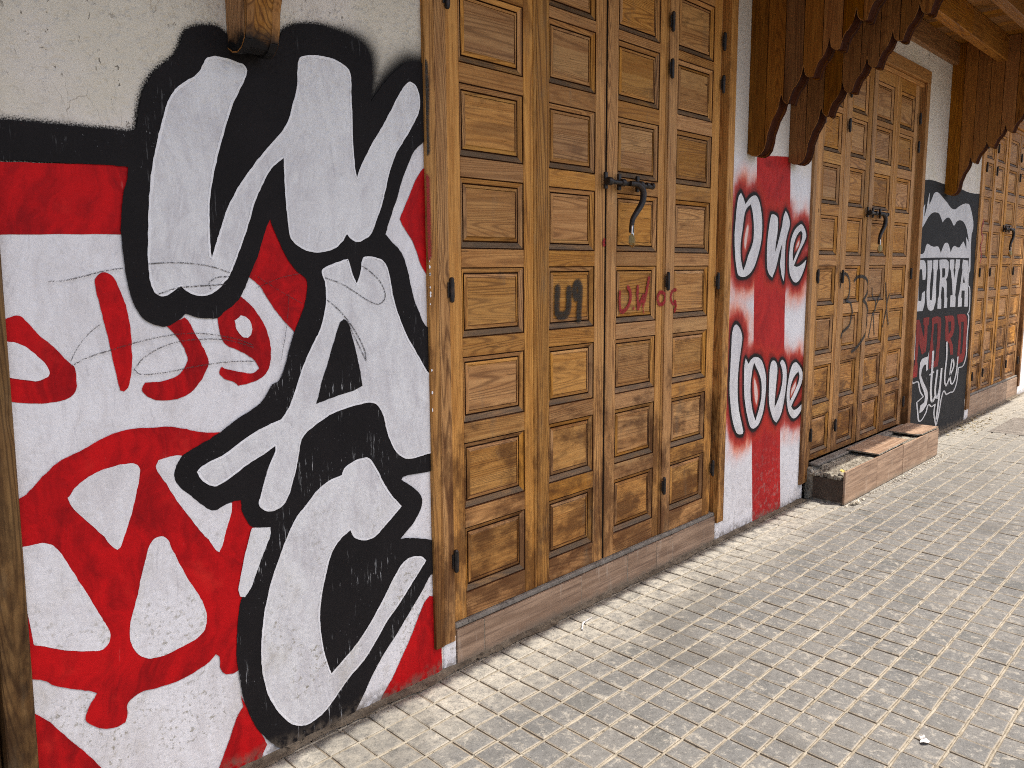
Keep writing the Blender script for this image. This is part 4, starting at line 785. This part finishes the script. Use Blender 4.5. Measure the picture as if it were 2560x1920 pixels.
rough('rubble_core',4.758,6.500,-.2375,-.002,.0,.192,150,22,.0065,M['concrete'],st,lambda x,y,z:z-.035*max(0,1-(x-4.76)/.12)*(1 if y<-.04 else .2))
mb=MB(); mb.box((4.80,-.062,.196),(6.47,.0,.2125),0,bev=.004); mb.build('back_strip',[M['cap']],st)
mb=MB()
# peeling mortar lip at the open end
for k in range(9):
    y=-.225+k*.021; mb.box((4.738-.01*random.random(),y,.150+.008*random.random()),(4.79,y+.019,.163+.022*random.random()),0,bev=.003)
mb.build('mortar_lip',[M['concrete']],st)
def loose_tile(loc,w,d,rot,tilt,label,corner=0):
    T=empty('loose_tile',loc); tag(T,label,'tile','loose tiles on the step')
    mb=MB(); P=[(0,0),(w,0),(w,d),(0,d)] if not corner else [(corner,0),(w,0),(w,d),(0,d),(0,corner*.7)]
    t=.009; r=random.random()
    mb.face([(a,b,t) for a,b in P],0,r); mb.face([(a,b,0) for a,b in reversed(P)],1,r)
    for i in range(len(P)):
        a,b=P[i-1],P[i]; mb.face([(a[0],a[1],0),(b[0],b[1],0),(b[0],b[1],t),(a[0],a[1],t)],1,r)
    o=mb.build('tile_slab',[M['riser'],M['concrete']],T)
    T.rotation_euler=(R_(tilt),R_(-tilt*.4),R_(rot)); return T
loose_tile((5.285,-.248,.2105),.575,.205,.6,.9,'brown wood patterned tile lying loose on the middle of the step')
loose_tile((6.085,-.246,.2105),.40,.215,-1.,.7,'brown tile lying loose at the far end of the step, one corner broken off',.05)
# dry yellow leaf at the broken corner
bm=bmesh.new(); random.seed(4)
def rag(bm,c,r,n=9,bend=.3,nz=(0,0,1)):
    vs=[]; ce=bm.verts.new(c)
    for k in range(n):
        a=2*math.pi*k/n; q=r*random.uniform(.55,1.1); vs.append(bm.verts.new((c[0]+q*math.cos(a),c[1]+q*math.sin(a),c[2]+random.uniform(-bend,bend)*r)))
    for k in range(n): bm.faces.new((ce,vs[k-1],vs[k]))
for dx,dy,dz,r in ((0,0,0,.017),(.014,.010,.004,.013),(-.01,.008,.006,.011)): rag(bm,(4.772+dx,-.225+dy,.200+dz),r)
def mat_leaf():
    t=NT('dry_leaf'); return t.out(t.mix(t.noise(t.pos,150,3,.6),(.62,.50,.12),(.45,.33,.10)),.7,None,.3)
bmesh.ops.recalc_face_normals(bm,faces=bm.faces)
me=bpy.data.meshes.new('dry_leaf'); bm.to_mesh(me); bm.free(); me.materials.append(mat_leaf()); lf=link(bpy.data.objects.new('dry_leaf',me)); tag(lf,'crumpled yellow dry leaf on the broken near corner of the tiled step','leaf')
# ================================================================ GROUND
random.seed(77)
PT=.1003
mb=MB(); X0,Y0=1.727,-.432
i0,i1=int((-2.2-X0)/PT),int((14-X0)/PT); j0,j1=int((-4.4-Y0)/PT),5
SK=.05
def gx(i,y): return X0+i*PT+SK*(y-Y0)
cover=lambda x,y:(7.70<x<8.62 and -.585<y<-.285)
for j in range(j0,j1):
    ya=Y0+j*PT; yb=ya+PT
    if ya>-.03: continue
    for i in range(i0,i1):
        if cover(gx(i,ya)+PT/2,ya+PT/2): continue
        r=random.random(); gxw=.0034; gyw=.0038
        dz=random.uniform(-.0014,.0010)+.0006*mnoise.noise(Vector((i*.15,j*.15,0))); tx=random.uniform(-.0012,.0012); ty=random.uniform(-.0012,.0012)
        jt=lambda:random.uniform(-.0014,.0014)
        o=[(gx(i,ya)+gxw+jt(),ya+gyw+jt()),(gx(i+1,ya)-gxw+jt(),ya+gyw+jt()),(gx(i+1,yb)-gxw+jt(),yb-gyw+jt()),(gx(i,yb)+gxw+jt(),yb-gyw+jt())]
        if yb>-.004: o=[(a,min(b,-.004)) for a,b in o]
        c=(sum(p[0] for p in o)/4,sum(p[1] for p in o)/4)
        tp=lambda p,s,z:(c[0]+(p[0]-c[0])*s,c[1]+(p[1]-c[1])*s,z+dz+(tx if p[0]>c[0] else -tx)+(ty if p[1]>c[1] else -ty))
        A=[tp(p,.74,0) for p in o]; Bq=[tp(p,.93,-.0006) for p in o]; Cq=[tp(p,1.,-.0032) for p in o]; Dq=[(p[0],p[1],-.012) for p in Cq]
        mb.face(A,0,r,0.)
        for k in range(4):
            l=(k+1)%4
            mb.face([Bq[k],Bq[l],A[l],A[k]],0,r,(.55,.55,0.,0.)); mb.face([Cq[k],Cq[l],Bq[l],Bq[k]],0,r,(1.,1.,.55,.55)); mb.face([Dq[k],Dq[l],Cq[l],Cq[k]],0,r,1.)
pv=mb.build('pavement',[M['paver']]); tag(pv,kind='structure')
mj=MB()
y_=[Y0+j*PT for j in range(j0,j1+1) if Y0+j*PT<-.0]
for y in y_:
    n=160; xs=[-2.2+16.2*k/n for k in range(n+1)]
    for a,b in zip(xs,xs[1:]):
        if cover(a,y): continue
        z0,z1=[-.0022+.0012*mnoise.noise(Vector((q*6,y*6,0))) for q in (a,b)]
        mj.face([(a,y-.0048,z0-.003),(b,y-.0048,z1-.003),(b,y,z1),(a,y,z0)],0,.5); mj.face([(a,y,z0),(b,y,z1),(b,y+.0048,z1-.003),(a,y+.0048,z0-.003)],0,.5)
jo=mj.build('pavement_joints',[M['mortar']],pv)
mb=MB(); mb.face([(-2.2,-4.45,-.0065),(14,-4.45,-.0065),(14,.0,-.0065),(-2.2,.0,-.0065)],0,.2); mb.build('pavement_bed',[M['mortar2']],pv)
def mat_ground():
    t=NT('street_ground'); return t.out(t.mix(t.noise(t.pos,3,6,.6),(.17,.155,.135),(.10,.095,.085)),.9,t.bump(t.noise(t.pos,40,4),.01,.6),.2)
mb=MB(); S_=600; mb.face([(-S_,-S_,-.03),(S_,-S_,-.03),(S_,S_,-.03),(-S_,S_,-.03)],0,.1); g=mb.build('street',[mat_ground()]); tag(g,kind='structure')
# concrete inspection cover by the far door
mb=MB(); random.seed(2)
mb.box((7.735,-.575,-.02),(8.60,-.30,.004),0,.4,bev=.003); mb.build('x',[M['cap']]) if False else None
cv=mb.build('inspection_cover',[M['cap']]); tag(cv,'rectangular grey cover let into the paving in front of the farthest door','cover')
mb=MB(); 
for a,b in (((7.70,-.59,-.02),(8.62,-.578,-.002)),((7.70,-.297,-.02),(8.62,-.286,-.002)),((7.70,-.578,-.02),(7.732,-.297,-.002))): mb.box(a,b,0)
mb.build('cover_gap',[M['gap']],cv)
# packed dirt along the foot of the wall
mb=MB(); xs=[.3+k*.03 for k in range(int(9.9/.03))]
def dz_(x): w=.030+.026*mnoise.noise(Vector((x*5,0,2)))+.014*mnoise.noise(Vector((x*31,0,5))); return max(.006,w)
for s_ in range(len(xs)-1):
    a,b_=xs[s_],xs[s_+1]
    if 4.70<a<6.55: continue
    for y0,y1,k0,k1 in ((0,.35,1.,.62),(.35,.7,.62,.28),(.7,1.,.28,0.)):
        P=[]
        for x,kk,yy in ((a,k1,y1),(b_,k1,y1),(b_,k0,y0),(a,k0,y0)):
            w=dz_(x); P.append((x,-.003-w*yy,.001+kk*(.008+.010*max(0,mnoise.noise(Vector((x*13,yy*3,9)))))+(.002*mnoise.noise(Vector((x*90,yy*9,3))) if 0<yy<1 else 0)))
        mb.face(P,0,.3)
dd=mb.build('wall_foot_dirt',[mat_conc('packed_dirt',(.17,.135,.095),(.085,.065,.045),.006)],None,True,True); dd['kind']='stuff'
# grit, crumbs and chips
def crumbs(name,n,fn,mat,kind='stuff',seedv=1,flat=.55):
    random.seed(seedv); bm=bmesh.new()
    for k in range(n):
        x,y,s=fn(); m=Matrix.Translation((x,y,s*.25))@Matrix.Rotation(random.random()*6.3,4,'Z')@Matrix.Diagonal((s*random.uniform(.6,1.3),s*random.uniform(.5,1.1),s*flat*random.uniform(.5,1.2),1))
        vs=bmesh.ops.create_icosphere(bm,subdivisions=1,radius=.5,matrix=m)['verts']
        for v in vs: v.co+=Vector((random.uniform(-1,1),random.uniform(-1,1),random.uniform(-1,1)))*s*.11
    me=bpy.data.meshes.new(name); bm.to_mesh(me); bm.free(); me.materials.append(mat); o=link(bpy.data.objects.new(name,me)); o['kind']=kind; return o
def near():
    x=random.uniform(.5,10.2); y=-abs(random.gauss(0,.022))-.008
    if 4.7<x<6.55: y-=.25
    return x,y,random.uniform(.0015,.0065)
crumbs('grit',4200,near,mat_conc('grit_brown',(.20,.155,.11),(.10,.075,.05)),seedv=1)
crumbs('gravel_chips',420,lambda:(random.uniform(.6,9),-abs(random.gauss(0,.9))-.05,random.uniform(.0015,.0045)),mat_conc('pale_chips',(.62,.58,.50),(.45,.41,.34)),seedv=5)
crumbs('mortar_chips',260,lambda:(random.choice((random.gauss(4.86,.07),random.gauss(5.75,.25),random.gauss(6.45,.15))),-.262-abs(random.gauss(0,.022)),random.uniform(.003,.013)),mat_conc('white_chips',(.66,.61,.50),(.45,.40,.32)),seedv=9)
crumbs('leaf_litter',150,lambda:(random.gauss(8.0,.35),-abs(random.gauss(.1,.07))-.01,random.uniform(.006,.028)),mat_conc('dry_litter',(.42,.34,.19),(.20,.14,.08)),seedv=3,flat=.22)
# two single bits that catch the eye
bm=bmesh.new(); tube(bm,spl([(2.385,-.155,.004),(2.42,-.130,.006),(2.445,-.118,.005),(2.50,-.112,.004)],5),.0035,7)
s=bmobj(bm,'paper_strip',M['greywhite'],None); tag(s,'thin curled strip of white paper on the paving beside the nearest door sill','litter')
bm=bmesh.new(); rag(bm,(2.47,-1.375,.006),.017,8,.35); rag(bm,(2.482,-1.365,.012),.010,7,.5)
s=bmobj(bm,'paper_scrap',M['greywhite'],None,False); tag(s,'crumpled white scrap in a paving joint at the lower right','litter')
for i,(x,y,s_) in enumerate(((4.79,-.285,.034),(4.83,-.292,.028))):
    c=crumbs('mortar_lump',1,lambda:(x,y,s_),M['concrete'],seedv=20+i,flat=.7); del c['kind']; tag(c,('larger pale lump of mortar at the near foot of the step','smaller pale lump of mortar at the near foot of the step')[i],'rubble')
